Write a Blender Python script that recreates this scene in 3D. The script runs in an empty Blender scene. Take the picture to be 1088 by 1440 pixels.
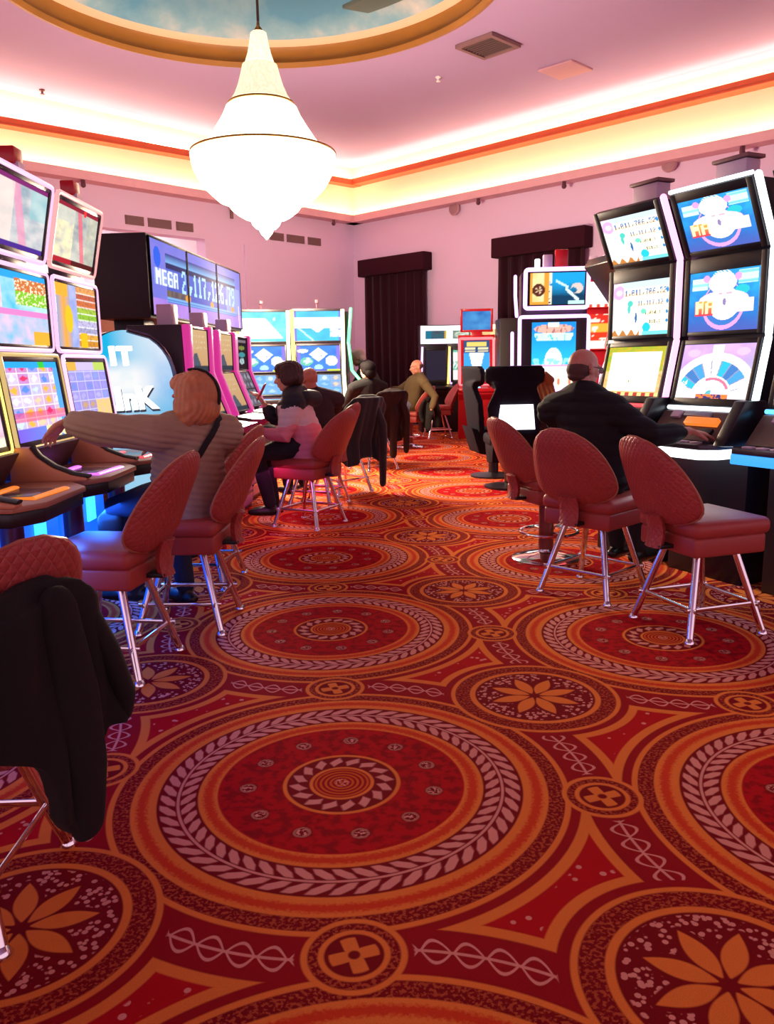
import bpy, bmesh, math, random
from mathutils import Vector, Matrix, noise as mnoise
random.seed(7)
PI = math.pi
SC = bpy.context.scene
COL = SC.collection
R = math.radians
sin, cos = math.sin, math.cos

# ------------------------------------------------------------------ materials
def lin(h):
    h = h.lstrip('#')
    out = []
    for k in (0, 2, 4):
        c = int(h[k:k+2], 16)/255
        out.append(c/12.92 if c <= .04045 else ((c+.055)/1.055)**2.4)
    return tuple(out)

MATS = {}
def new_mat(name):
    m = bpy.data.materials.new(name)
    m.use_nodes = True
    return m, m.node_tree, m.node_tree.nodes['Principled BSDF']

def mat(name, col, rough=.6, metal=0., bump=0., bscale=200., var=0., spec=.5, sheen=0., vscale=6.):
    """procedural surface: base colour with a little noise variation and a noise bump"""
    if name in MATS: return MATS[name]
    m, nt, b = new_mat(name)
    if isinstance(col, str): col = lin(col)
    b.inputs['Roughness'].default_value = rough
    b.inputs['Metallic'].default_value = metal
    b.inputs['Specular IOR Level'].default_value = spec
    if sheen: b.inputs['Sheen Weight'].default_value = sheen
    b.inputs['Base Color'].default_value = (*col, 1)
    tc = nt.nodes.new('ShaderNodeTexCoord')
    if var:
        n = nt.nodes.new('ShaderNodeTexNoise'); n.inputs['Scale'].default_value = vscale
        n.inputs['Detail'].default_value = 4
        mr = nt.nodes.new('ShaderNodeMapRange')
        mr.inputs['From Min'].default_value = .3; mr.inputs['From Max'].default_value = .7
        mr.inputs['To Min'].default_value = 1-var; mr.inputs['To Max'].default_value = 1+var
        vm = nt.nodes.new('ShaderNodeVectorMath'); vm.operation = 'SCALE'
        vm.inputs[0].default_value = col
        nt.links.new(tc.outputs['Object'], n.inputs['Vector'])
        nt.links.new(n.outputs['Fac'], mr.inputs['Value'])
        nt.links.new(mr.outputs['Result'], vm.inputs['Scale'])
        nt.links.new(vm.outputs['Vector'], b.inputs['Base Color'])
    if bump:
        n = nt.nodes.new('ShaderNodeTexNoise'); n.inputs['Scale'].default_value = bscale
        bp = nt.nodes.new('ShaderNodeBump'); bp.inputs['Strength'].default_value = bump
        bp.inputs['Distance'].default_value = .003
        nt.links.new(tc.outputs['Object'], n.inputs['Vector'])
        nt.links.new(n.outputs['Fac'], bp.inputs['Height'])
        nt.links.new(bp.outputs['Normal'], b.inputs['Normal'])
    MATS[name] = m
    return m

def glow(name, col, strength, sample='AUTO', base=.02):
    if name in MATS: return MATS[name]
    m, nt, b = new_mat(name)
    if isinstance(col, str): col = lin(col)
    b.inputs['Base Color'].default_value = (base, base, base, 1)
    b.inputs['Roughness'].default_value = .3
    b.inputs['Emission Color'].default_value = (*col, 1)
    b.inputs['Emission Strength'].default_value = strength
    m.cycles.emission_sampling = sample
    MATS[name] = m
    return m

def screen_mat(strength):
    name = 'screen_%.2f' % strength
    if name in MATS: return MATS[name]
    m, nt, b = new_mat(name)
    a = nt.nodes.new('ShaderNodeAttribute'); a.attribute_name = 'picture'
    b.inputs['Base Color'].default_value = (.01, .01, .012, 1)
    b.inputs['Roughness'].default_value = .6
    b.inputs['Specular IOR Level'].default_value = 0.
    nt.links.new(a.outputs['Color'], b.inputs['Emission Color'])
    b.inputs['Emission Strength'].default_value = strength
    m.cycles.emission_sampling = 'NONE'
    MATS[name] = m
    return m

# ------------------------------------------------------------------ mesh builder
def frame_from(d, up=(0, 0, 1)):
    d = Vector(d).normalized(); up = Vector(up)
    if abs(d.dot(up.normalized())) > .98: up = Vector((0, 1, 0))
    x = d.cross(up).normalized(); y = x.cross(d).normalized()
    return x, y, d

class MB:
    def __init__(s): s.bm = bmesh.new(); s.mi = 0
    def _mark(s, fs):
        for f in fs: f.material_index = s.mi
    def box(s, c, size, rot=None, bev=0., seg=2):
        M = Matrix.Translation(Vector(c))
        if rot is not None: M = M @ (rot if isinstance(rot, Matrix) else Matrix.Rotation(rot, 4, 'Z'))
        M = M @ Matrix.Diagonal((size[0], size[1], size[2], 1))
        t = bmesh.new()
        bmesh.ops.create_cube(t, size=1, matrix=M)
        if bev: bmesh.ops.bevel(t, geom=t.edges[:], offset=bev, segments=seg, profile=.5, affect='EDGES')
        s.merge(t)
        return s
    def merge(s, t):
        vm = {}
        for v in t.verts: vm[v] = s.bm.verts.new(v.co)
        for f in t.faces:
            try: s.bm.faces.new([vm[v] for v in f.verts]).material_index = s.mi
            except ValueError: pass
        t.free()
    def tube(s, pts, rad, seg=10, caps=True, flat=None, up=(0, 0, 1), round_ends=False):
        """tube through pts; rad float or list; flat = (a, b) ellipse factors across x, y of the frame"""
        pts = [Vector(p) for p in pts]
        n = len(pts)
        if not hasattr(rad, '__len__'): rad = [rad]*n
        rad = list(rad)
        if round_ends:
            d0 = (pts[0]-pts[1]).normalized(); d1 = (pts[-1]-pts[-2]).normalized()
            a, b = [], []
            for ang in (80, 55, 28):
                k = R(ang)
                a.append((pts[0]+d0*rad[0]*sin(k), rad[0]*cos(k)))
                b.append((pts[-1]+d1*rad[-1]*sin(k), rad[-1]*cos(k)))
            pts = [p for p, _ in a]+pts+[p for p, _ in reversed(b)]
            rad = [r for _, r in a]+rad+[r for _, r in reversed(b)]
            n = len(pts)
        rings = []
        x = None
        for i, p in enumerate(pts):
            d = (pts[min(i+1, n-1)]-pts[max(i-1, 0)]).normalized()
            if x is None: x, y, _ = frame_from(d, up)
            else:
                x = (x-d*x.dot(d)).normalized(); y = d.cross(x)*-1
                y = x.cross(d).normalized()
            fx, fy = flat if flat else (1, 1)
            rings.append([s.bm.verts.new(p+x*cos(2*PI*k/seg)*rad[i]*fx+y*sin(2*PI*k/seg)*rad[i]*fy) for k in range(seg)])
        fs = []
        for a, b in zip(rings, rings[1:]):
            for k in range(seg):
                fs.append(s.bm.faces.new((a[k], a[(k+1) % seg], b[(k+1) % seg], b[k])))
        if caps:
            fs.append(s.bm.faces.new(rings[0][::-1])); fs.append(s.bm.faces.new(rings[-1]))
        s._mark(fs)
        return s
    def ring(s, c, r, t, seg=32, ts=8, axis='Z', flat=1.):
        vs = []
        for i in range(seg):
            a = 2*PI*i/seg
            row = []
            for j in range(ts):
                b = 2*PI*j/ts
                q = Vector(((r+t*cos(b))*cos(a), (r+t*cos(b))*sin(a), t*sin(b)*flat))
                if axis == 'X': q = Vector((q.z, q.x, q.y))
                if axis == 'Y': q = Vector((q.x, q.z, q.y))
                row.append(s.bm.verts.new(Vector(c)+q))
            vs.append(row)
        fs = []
        for i in range(seg):
            for j in range(ts):
                fs.append(s.bm.faces.new((vs[i][j], vs[(i+1) % seg][j], vs[(i+1) % seg][(j+1) % ts], vs[i][(j+1) % ts])))
        s._mark(fs)
        return s
    def lathe(s, prof, seg=32, c=(0, 0, 0), wob=None, caps=True):
        rows = []
        for r, z in prof:
            rows.append([s.bm.verts.new(Vector(c)+Vector((r*(1+(wob(k, z) if wob else 0))*cos(2*PI*k/seg), r*(1+(wob(k, z) if wob else 0))*sin(2*PI*k/seg), z))) for k in range(seg)])
        fs = []
        for a, b in zip(rows, rows[1:]):
            for k in range(seg):
                fs.append(s.bm.faces.new((a[k], a[(k+1) % seg], b[(k+1) % seg], b[k])))
        if caps:
            fs.append(s.bm.faces.new(rows[0][::-1])); fs.append(s.bm.faces.new(rows[-1]))
        s._mark(fs)
        return s
    def ball(s, c, rad, M=None, u=14, v=10):
        """ellipsoid; rad scalar or 3; M = 3x3 orientation"""
        if not hasattr(rad, '__len__'): rad = (rad,)*3
        A = Matrix.Translation(Vector(c))
        if M is not None: A = A @ M.to_4x4()
        A = A @ Matrix.Diagonal((*rad, 1))
        t = bmesh.new()
        bmesh.ops.create_uvsphere(t, u_segments=u, v_segments=v, radius=1, matrix=A)
        s.merge(t)
        return s
    def prism(s, poly, a, b, axis='X', bev=0.):
        """closed 2D outline extruded from a to b along an axis. X: (y,z) outline, Y: (x,z), Z: (x,y)"""
        def P(q, h):
            return {'X': (h, q[0], q[1]), 'Y': (q[0], h, q[1]), 'Z': (q[0], q[1], h)}[axis]
        t = bmesh.new()
        va = [t.verts.new(P(q, a)) for q in poly]; vb = [t.verts.new(P(q, b)) for q in poly]
        n = len(poly)
        t.faces.new(va); t.faces.new(vb[::-1])
        for k in range(n): t.faces.new((va[k], vb[k], vb[(k+1) % n], va[(k+1) % n]))
        bmesh.ops.recalc_face_normals(t, faces=t.faces[:])
        if bev: bmesh.ops.bevel(t, geom=t.edges[:], offset=bev, segments=2, profile=.5, affect='EDGES')
        s.merge(t)
        return s
    def sheet(s, fn, nu, nv, thick=0.):
        """fn(u,v)->Vector on [0,1]^2; closed slab if thick"""
        g = [[Vector(fn(i/nu, j/nv)) for j in range(nv+1)] for i in range(nu+1)]
        if not thick:
            V = [[s.bm.verts.new(p) for p in row] for row in g]
            s._mark([s.bm.faces.new((V[i][j], V[i+1][j], V[i+1][j+1], V[i][j+1])) for i in range(nu) for j in range(nv)])
            return s
        def nrm(i, j):
            a = g[min(i+1, nu)][j]-g[max(i-1, 0)][j]; b = g[i][min(j+1, nv)]-g[i][max(j-1, 0)]
            n = a.cross(b)
            return n.normalized() if n.length > 1e-9 else Vector((0, 0, 0))
        N = [[nrm(i, j) for j in range(nv+1)] for i in range(nu+1)]
        A = [[s.bm.verts.new(g[i][j]+N[i][j]*thick/2) for j in range(nv+1)] for i in range(nu+1)]
        B = [[s.bm.verts.new(g[i][j]-N[i][j]*thick/2) for j in range(nv+1)] for i in range(nu+1)]
        fs = []
        for i in range(nu):
            for j in range(nv):
                fs.append(s.bm.faces.new((A[i][j], A[i+1][j], A[i+1][j+1], A[i][j+1])))
                fs.append(s.bm.faces.new((B[i][j], B[i][j+1], B[i+1][j+1], B[i+1][j])))
        for i in range(nu):
            fs.append(s.bm.faces.new((A[i][0], B[i][0], B[i+1][0], A[i+1][0])))
            fs.append(s.bm.faces.new((A[i][nv], A[i+1][nv], B[i+1][nv], B[i][nv])))
        for j in range(nv):
            fs.append(s.bm.faces.new((A[0][j], A[0][j+1], B[0][j+1], B[0][j])))
            fs.append(s.bm.faces.new((A[nu][j], B[nu][j], B[nu][j+1], A[nu][j+1])))
        s._mark(fs)
        return s
    def mesh(s, name, mats, ang=38, smooth=True):
        me = bpy.data.meshes.new(name)
        bmesh.ops.recalc_face_normals(s.bm, faces=s.bm.faces[:])
        s.bm.to_mesh(me); s.bm.free()
        for m in (mats if isinstance(mats, (list, tuple)) else [mats]): me.materials.append(m)
        if smooth and len(me.polygons):
            me.polygons.foreach_set('use_smooth', [True]*len(me.polygons))
            me.set_sharp_from_angle(angle=R(ang))
        return me
    def obj(s, name, mats, parent=None, ang=38, smooth=True):
        o = bpy.data.objects.new(name, s.mesh(name, mats, ang, smooth))
        COL.objects.link(o)
        if parent is not None: o.parent = parent
        return o

def tag(o, label=None, cat=None, group=None, kind=None):
    if label: o['label'] = label
    if cat: o['category'] = cat
    if group: o['group'] = group
    if kind: o['kind'] = kind
    return o
def thing(name, label, cat, loc=(0, 0, 0), rz=0., group=None):
    o = bpy.data.objects.new(name, None); COL.objects.link(o)
    o.empty_display_size = .1
    o.location = loc; o.rotation_euler = (0, 0, rz)
    return tag(o, label, cat, group)
def struct(o): o['kind'] = 'structure'; return o
def dup(root, loc, rz, label, group=None, skip=()):
    r = root.copy(); COL.objects.link(r); r.location = loc; r.rotation_euler = (0, 0, rz)
    r['label'] = label
    if group: r['group'] = group
    for ch in list(root.children):
        if ch.name.split('.')[0] in skip: continue
        c = ch.copy(); COL.objects.link(c); c.parent = r
        for g in list(ch.children):
            d = g.copy(); COL.objects.link(d); d.parent = c
    return r

def fuse(mb, name, mats, voxel, smooth=4, parent=None, post=None, paint=None):
    """melt overlapping closed shapes into one continuous skin"""
    me = bpy.data.meshes.new(name+'_raw')
    bmesh.ops.recalc_face_normals(mb.bm, faces=mb.bm.faces[:])
    mb.bm.to_mesh(me); mb.bm.free()
    t = bpy.data.objects.new('tmp', me); COL.objects.link(t)
    md = t.modifiers.new('r', 'REMESH'); md.mode = 'VOXEL'; md.voxel_size = voxel; md.adaptivity = 0
    if smooth:
        sm = t.modifiers.new('s', 'SMOOTH'); sm.factor = .5; sm.iterations = smooth
    dg = bpy.context.evaluated_depsgraph_get()
    out = bpy.data.meshes.new_from_object(t.evaluated_get(dg))
    bpy.data.objects.remove(t); bpy.data.meshes.remove(me)
    out.name = name
    out.materials.clear()
    for m in (mats if isinstance(mats, (list, tuple)) else [mats]): out.materials.append(m)
    if post:
        ns = [v.normal.copy() for v in out.vertices]
        for v, n in zip(out.vertices, ns): v.co = post(v.co.copy(), n)
    if paint:
        for p in out.polygons: p.material_index = paint(p.center, p.normal)
    out.polygons.foreach_set('use_smooth', [True]*len(out.polygons))
    o = bpy.data.objects.new(name, out); COL.objects.link(o)
    if parent is not None: o.parent = parent
    return o

# ------------------------------------------------------------------ camera
CAMZ = 1.36
FPX = 1150.
cam = bpy.data.cameras.new('camera'); cam.sensor_fit = 'AUTO'; cam.sensor_width = 36; cam.lens = FPX/1440*36
cam.clip_end = 200; cam.clip_start = .05
camo = bpy.data.objects.new('camera', cam); COL.objects.link(camo)
P_, RO = R(-10.2545), R(-.9646)
fwv = Vector((0, cos(P_), sin(P_))); r0 = Vector((1, 0, 0)); u0 = r0.cross(fwv)
rv = r0*cos(RO)+u0*sin(RO); uv = u0*cos(RO)-r0*sin(RO)
camo.matrix_world = Matrix(((rv.x, uv.x, -fwv.x, 0), (rv.y, uv.y, -fwv.y, 0), (rv.z, uv.z, -fwv.z, CAMZ), (0, 0, 0, 1)))
SC.camera = camo
SC.view_settings.view_transform = 'Standard'; SC.view_settings.look = 'None'
SC.view_settings.gamma = 1; SC.view_settings.use_curve_mapping = False
SC.view_settings.exposure = 0.2
SC.cycles.max_bounces = 6; SC.cycles.diffuse_bounces = 4; SC.cycles.glossy_bounces = 3
SC.cycles.sample_clamp_indirect = 4
SC.cycles.use_denoising = True
# ------------------------------------------------------------------ carpet (node maths)
class X:
    nt = None
    def __init__(s, sock): s.s = sock
    @staticmethod
    def op(kind, *a, clamp=False):
        n = X.nt.nodes.new('ShaderNodeMath'); n.operation = kind; n.use_clamp = clamp
        for i, v in enumerate(a):
            if isinstance(v, X): X.nt.links.new(v.s, n.inputs[i])
            else: n.inputs[i].default_value = v
        return X(n.outputs[0])
    def __add__(a, b): return X.op('ADD', a, b)
    __radd__ = __add__
    def __sub__(a, b): return X.op('SUBTRACT', a, b)
    def __rsub__(a, b): return X.op('SUBTRACT', b, a)
    def __mul__(a, b): return X.op('MULTIPLY', a, b)
    __rmul__ = __mul__
    def __truediv__(a, b): return X.op('DIVIDE', a, b)
def xmin(a, b): return X.op('MINIMUM', a, b)
def xmax(a, b): return X.op('MAXIMUM', a, b)
def xabs(a): return X.op('ABSOLUTE', a)
def fr(a): return X.op('FRACT', a)
def hyp(a, b): return X.op('SQRT', X.op('MULTIPLY_ADD', a, a, b*b))
SHARP = 320.
def pos(a, k=SHARP): return X.op('MULTIPLY_ADD', a, k, .5, clamp=True)      # 1 where a > 0
def neg(a, k=SHARP): return X.op('MULTIPLY_ADD', a, -k, .5, clamp=True)
def band(r, a, b, k=SHARP): return neg(xabs(r-(a+b)/2)-(b-a)/2, k)

CARPET_S, CARPET_ASP, CARPET_SHEAR = 1.613, 1.015, -.2302
def make_carpet():
    m, nt, b = new_mat('patterned_carpet')
    X.nt = nt
    tc = nt.nodes.new('ShaderNodeTexCoord')
    sep = nt.nodes.new('ShaderNodeSeparateXYZ'); nt.links.new(tc.outputs['Object'], sep.inputs[0])
    wx, wy = X(sep.outputs[0]), X(sep.outputs[1])
    # hand-drawn wobble of the woven lines
    def noise(scale, detail=2.):
        n = nt.nodes.new('ShaderNodeTexNoise'); n.inputs['Scale'].default_value = scale; n.inputs['Detail'].default_value = detail
        nt.links.new(tc.outputs['Object'], n.inputs['Vector']); return n
    def voro(scale, feature='F1'):
        n = nt.nodes.new('ShaderNodeTexVoronoi'); n.inputs['Scale'].default_value = scale; n.feature = feature
        nt.links.new(tc.outputs['Object'], n.inputs['Vector']); return n
    psi = R(4.99)
    S = CARPET_S
    u = X.op('MULTIPLY_ADD', wx, cos(psi)/S, wy*(sin(psi)/S)-.0335)
    v = X.op('MULTIPLY_ADD', wx, -sin(psi)/S, wy*(cos(psi)/S)-1.5549)
    i = u/CARPET_ASP
    j = X.op('MULTIPLY_ADD', i, -CARPET_SHEAR, v)
    fi = i-X.op('ROUND', i); fj = j-X.op('ROUND', j)
    gi = fr(i); gj = fr(j)
    def off(a, c):
        return a*CARPET_ASP, X.op('MULTIPLY_ADD', a, CARPET_SHEAR, c)
    du, dv = off(fi, fj); r = hyp(du, dv); th = X.op('ARCTAN2', dv, du)*(1/(2*PI))
    sx, sy = off(gi-.5, gj-.5); rs = hyp(sx, sy); ts = X.op('ARCTAN2', sy, sx)*(1/(2*PI))
    def corner(a, c): return hyp(*off(gi-a, gj-c))
    dl = xmin(corner(0, 1), corner(1, 0)); ds = xmin(corner(0, 0), corner(1, 1))
    e1 = off(gi-.5, fj); e2 = off(fi, gj-.5)
    q1 = hyp(*e1); q2 = hyp(*e2); rq = xmin(q1, q2)
    # colours
    O = lin('#e47c36'); O2 = lin('#cf5a1e'); RD = lin('#b4121a'); RD2 = lin('#cf3e20'); M = lin('#7c1018'); MD = lin('#96131c'); PK = lin('#dc8f80'); SP = lin('#b04a2c')
    state = {'c': None}
    def lay(mask, col):
        n = nt.nodes.new('ShaderNodeMix'); n.data_type = 'RGBA'
        nt.links.new(mask.s, n.inputs[0])
        if state['c'] is None: n.inputs[6].default_value = (*MD, 1)
        else: nt.links.new(state['c'], n.inputs[6])
        n.inputs[7].default_value = (*col, 1)
        state['c'] = n.outputs[2]
    fine = X(noise(95., 3.).outputs['Fac'])
    speck = pos(fine-.53, 14.)
    vn = voro(52.)
    leafn = pos(.41-X(vn.outputs['Distance']), 12.)
    big = pos(.24-X(voro(26.).outputs['Distance']), 20.)
    edge = voro(17., 'DISTANCE_TO_EDGE')
    vine = pos(.055-X(edge.outputs['Distance']), 30.)
    # concave lozenges between star and medallions
    f = xmin(xmin(dl-.478, rs-.233), ds-.555)
    lay(pos(f), O)
    inner = f-.021
    lay(pos(inner), RD)
    lay(pos(inner-.008)*big, PK)
    # sprigs in the dark strips
    strip = pos(dl-.475)*pos(rs-.232)*neg(ds-.55)*pos(ds-.465)*pos(rq-.088)
    sw = X.op('SINE', rq*(PI*21.)); sd = xabs(ds-.508)
    lw = xabs(sw)*.026-sd
    lay(strip*xmax(band(lw, .0, .0065, 600.), neg(sd-.0028, 600.)), PK)
    # medallion outer line and speckled band
    lay(band(r, .447, .459), O)
    bandm = band(r, .414, .447)
    lay(bandm, M); lay(bandm*speck, SP)
    # small link roundels
    lay(neg(rq-.078), O); lay(neg(rq-.068), M)
    lay(band(rq, .050, .068)*speck, SP)
    lay(neg(rq-.053), O); lay(neg(rq-.044), M)
    qx = xmin(xabs(e1[0]), 1.); 
    def quatre(e, q):
        tq = X.op('ARCTAN2', e[1], e[0])*(4/(2*PI))
        w = xabs(fr(tq+.35)-.5)*(2*PI/4)*q
        return neg(w-.012, 400.)*neg(q-.037)*pos(q-.009)
    lay(xmax(quatre(e1, q1), quatre(e2, q2)), O)
    # star roundel
    lay(neg(rs-.213), O)
    lay(neg(rs-.202), M); lay(band(rs, .165, .202)*speck, SP)
    lay(neg(rs-.165), O); lay(neg(rs-.151), M)
    lay(neg(rs-.145)*leafn, PK)
    pa = xabs(fr(ts*8.+.25)-.5)*(2*PI/8)
    arch = X.op('SINE', (rs-.012)*(PI/.104))
    pw = arch*.0185
    petal = pos(pw-pa*rs)*pos(rs-.014)*neg(rs-.116)
    halo = pos(pw+.012-pa*rs)*neg(rs-.124)
    lay(halo, M); lay(petal, O)
    # medallion
    lay(neg(r-.416), O); 
    rip = X.op('MULTIPLY_ADD', fine, .02, r)
    lay(band(rip, .395, .414, 120.), RD2)
    lay(neg(r-.367), M)
    def leaves(lo, hi, slope, ph):
        p = fr(X.op('MULTIPLY_ADD', r, slope, th*56.+ph))
        mid = (lo+hi)/2
        w = X.op('MULTIPLY_ADD', xabs(r-mid), -.36/(hi-lo), .40)
        return pos(w-xabs(p-.5), 8.)*band(r, lo, hi)
    lay(leaves(.332, .361, 28., 0.), PK); lay(leaves(.293, .321, -28., .3), PK); lay(band(r, .3235, .329, 500.), PK)
    lay(neg(r-.288), O); lay(band(rip, .268, .287, 120.), RD2); lay(neg(r-.250), RD)
    mott = pos(X(noise(26., 2.).outputs['Fac'])-.52, 8.)
    lay(neg(r-.246)*mott, lin('#8c0f18'))
    pd = (fr(th*11.)-.5)*(2*PI/11*.19)
    dd = hyp(pd, r-.19)
    lay(neg(dd-.019), M); lay(neg(dd-.0165)*speck, PK); lay(band(dd, .012, .0165, 500.), lin('#b06a58'))
    lay(neg(r-.120), O); lay(neg(r-.112), M)
    lf = pos(.40-xabs(fr(th*16.+r*14.)-.5)-xabs(r-.089)*22., 7.)*band(r, .070, .108)
    lay(lf, PK)
    lay(neg(r-.066), O); lay(neg(r-.059), MD)
    lay(pos(X.op('SINE', r*620.), 1.2)*neg(r-.056), O2)
    lay(neg(r-.016)*speck, PK)
    # pile
    vm = nt.nodes.new('ShaderNodeVectorMath'); vm.operation = 'SCALE'
    nt.links.new(state['c'], vm.inputs[0])
    pile = X.op('MULTIPLY_ADD', X(noise(420., 1.).outputs['Fac']), .55, .72)
    nt.links.new(pile.s, vm.inputs['Scale'])
    nt.links.new(vm.outputs[0], b.inputs['Base Color'])
    b.inputs['Roughness'].default_value = .95
    b.inputs['Specular IOR Level'].default_value = .04
    bp = nt.nodes.new('ShaderNodeBump'); bp.inputs['Strength'].default_value = .35; bp.inputs['Distance'].default_value = .004
    nt.links.new(noise(300., 1.).outputs['Fac'], bp.inputs['Height'])
    nt.links.new(bp.outputs['Normal'], b.inputs['Normal'])
    return m

# ------------------------------------------------------------------ room
C0 = Vector((-.66, 20.0, 0))
DR = Vector((cos(R(-45.5)), sin(R(-45.5)), 0))          # along the right wall, towards the viewer
DL = Vector((cos(R(180+47)), sin(R(180+47)), 0))        # along the left wall
NR = Vector((DR.y, -DR.x, 0)); NR = NR if NR.dot(-C0) > 0 else -NR    # into the room
NL = Vector((DL.y, -DL.x, 0)); NL = NL if NL.dot(-C0) > 0 else -NL
LEN = 25.
Z_LIP, Z_MOLD, Z_CEIL = 4.66, 5.38, 5.80

M_wall = mat('pink_cast_wall_paint', '#e0c4e6', .85, bump=.05, bscale=60, var=.02, vscale=.6)  # pink cast of the room's lights is put into the wall colour
M_ceil = mat('mauve_cast_ceiling_paint', '#ad94c2', .9, bump=.04, bscale=80, var=.03, vscale=.5)  # ceiling colour carries the mauve cast of the lights
M_cove = mat('cream_cove_paint', '#f6e6cc', .85, var=.03, vscale=.6)
M_lip = mat('pale_pink_lip_paint', '#d9a7b4', .8, var=.03)
M_mold = mat('orange_red_moulding_paint', '#c4502c', .6, var=.05)
M_led = glow('warm_cove_led', (1., .78, .42), 40., 'FRONT')
M_led2 = glow('warm_white_cove_led', (1., .80, .46), 40., 'FRONT')

def wall_pt(side, t, n, z):
    D, N = (DR, NR) if side == 'R' else (DL, NL)
    p = C0+D*t+N*n
    return Vector((p.x, p.y, z))
def wall_box(mb, side, t0, t1, n0, n1, z0, z1):
    """box in wall coordinates: t along the wall from the corner, n into the room"""
    t = bmesh.new()
    v = [t.verts.new(wall_pt(side, a, b, c)) for a in (t0, t1) for b in (n0, n1) for c in (z0, z1)]
    for f in ((0, 1, 3, 2), (4, 6, 7, 5), (0, 4, 5, 1), (2, 3, 7, 6), (0, 2, 6, 4), (1, 5, 7, 3)):
        t.faces.new([v[k] for k in f])
    mb.merge(t)
    return mb

fl = MB()
fl.sheet(lambda a, c: (-26+52*a, -8+38*c, 0), 4, 4)
struct(fl.obj('floor', make_carpet(), smooth=False))

# right wall, left wall with the wide opening into the next hall
w = MB(); wall_box(w, 'R', -.3, LEN, -.3, 0, 0, Z_CEIL+.3)
struct(w.obj('wall_right', M_wall, smooth=False))
T0, T1, ZO = 4.19, 13.0, 3.86
w = MB()
wall_box(w, 'L', -.3, T0, -.3, 0, 0, Z_CEIL+.3)
wall_box(w, 'L', T0, T1, -.3, 0, ZO, Z_CEIL+.3)
wall_box(w, 'L', T1, LEN, -.3, 0, 0, Z_CEIL+.3)
struct(w.obj('wall_left', M_wall, smooth=False))
# shallow raised panels low on both walls
w = MB(); wall_box(w, 'R', .0, LEN, 0, .05, 0, 3.88); struct(w.obj('trim_1', M_wall, smooth=False))
w = MB(); wall_box(w, 'L', .45, 3.25, 0, .05, 0, 3.84); struct(w.obj('trim_2', M_wall, smooth=False))
# cove: lip, luminous band, orange moulding
for side, nm in (('R', 'right'), ('L', 'left')):
    q = 3 if side == 'R' else 6
    w = MB(); wall_box(w, side, 0, LEN, .0, .30, Z_LIP-.10, Z_LIP-.03); wall_box(w, side, 0, LEN, .25, .30, Z_LIP-.03, Z_LIP+.05)
    struct(w.obj('trim_%d' % q, M_lip, smooth=False))
    w = MB(); wall_box(w, side, 0, LEN, .0, .03, Z_LIP-.03, Z_MOLD); wall_box(w, side, 0, LEN, .0, .03, Z_MOLD+.1, Z_CEIL)
    struct(w.obj('trim_%d' % (q+1), M_cove, smooth=False))
    w = MB(); wall_box(w, side, 0, LEN, .0, .30, Z_MOLD, Z_MOLD+.04); wall_box(w, side, 0, LEN, .24, .30, Z_MOLD+.03, Z_MOLD+.12)
    if side == 'L':
        for v in w.bm.verts: v.co.z -= .022*(Vector((v.co.x, v.co.y, 0))-C0).length
    struct(w.obj('trim_%d' % (q+2), M_mold, smooth=False))
    w = MB(); wall_box(w, side, .1, LEN, .12, .17, Z_LIP-.02, Z_LIP+.0)
    tag(w.obj('led_strip', M_led, smooth=False), 'glowing LED strip behind the lower cove lip of the %s wall' % nm, 'light')
    w = MB(); wall_box(w, side, .1, LEN, .12, .17, Z_MOLD+.05, Z_MOLD+.07)
    tag(w.obj('led_strip', M_led2, smooth=False), 'glowing LED strip above the orange moulding of the %s wall' % nm, 'light')

# ceiling with a round opening, gold drum and painted sky
DC, DRAD = Vector((-1.5, 10.29, Z_CEIL)), 3.02
PR_, PL_ = C0+DR*LEN, C0+DL*LEN
quad = [C0, PR_, PR_+PL_-C0, PL_]
def outer_hit(a):
    d = Vector((cos(a), sin(a), 0)); best = None
    for k in range(4):
        p, q = quad[k], quad[(k+1) % 4]; e = q-p
        den = d.x*e.y-d.y*e.x
        if abs(den) < 1e-9: continue
        w_ = Vector((p.x-DC.x, p.y-DC.y, 0))
        t = (w_.x*e.y-w_.y*e.x)/den; s = (w_.x*d.y-w_.y*d.x)/den
        if t > 0 and -1e-6 <= s <= 1+1e-6 and (best is None or t < best): best = t
    return Vector((DC.x, DC.y, 0))+d*best
angs = sorted([2*PI*k/96 for k in range(96)]+[math.atan2(p.y-DC.y, p.x-DC.x) % (2*PI) for p in quad])
cm = MB()
vi = [cm.bm.verts.new((DC.x+DRAD*cos(a), DC.y+DRAD*sin(a), Z_CEIL)) for a in angs]
vo = [cm.bm.verts.new((*outer_hit(a).xy, Z_CEIL)) for a in angs]
n_ = len(angs)
for k in range(n_): cm.bm.faces.new((vi[k], vi[(k+1) % n_], vo[(k+1) % n_], vo[k]))
struct(cm.obj('ceiling', M_ceil, smooth=False))
dm = MB(); dm.lathe([(DRAD+.02, Z_CEIL-.03), (DRAD-.05, Z_CEIL-.05), (DRAD-.07, Z_CEIL+.02), (DRAD-.03, Z_CEIL+.06), (DRAD, Z_CEIL+.10), (DRAD, Z_CEIL+.20), (DRAD-.03, Z_CEIL+.25)], 96, (DC.x, DC.y, 0), caps=False)
struct(dm.obj('trim_9', mat('gold_brown_drum_paint', '#94601f', .5, var=.1, vscale=1.2)))
dm = MB(); dm.lathe([(DRAD-.03, Z_CEIL+.25), (DRAD-.10, Z_CEIL+.27), (DRAD-.14, Z_CEIL+.31)], 96, (DC.x, DC.y, 0), caps=False)
struct(dm.obj('trim_10', mat('cream_rim_paint', '#e2c6a8', .6)))
m, nt, b = new_mat('painted_sky')
tc = nt.nodes.new('ShaderNodeTexCoord')
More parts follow.
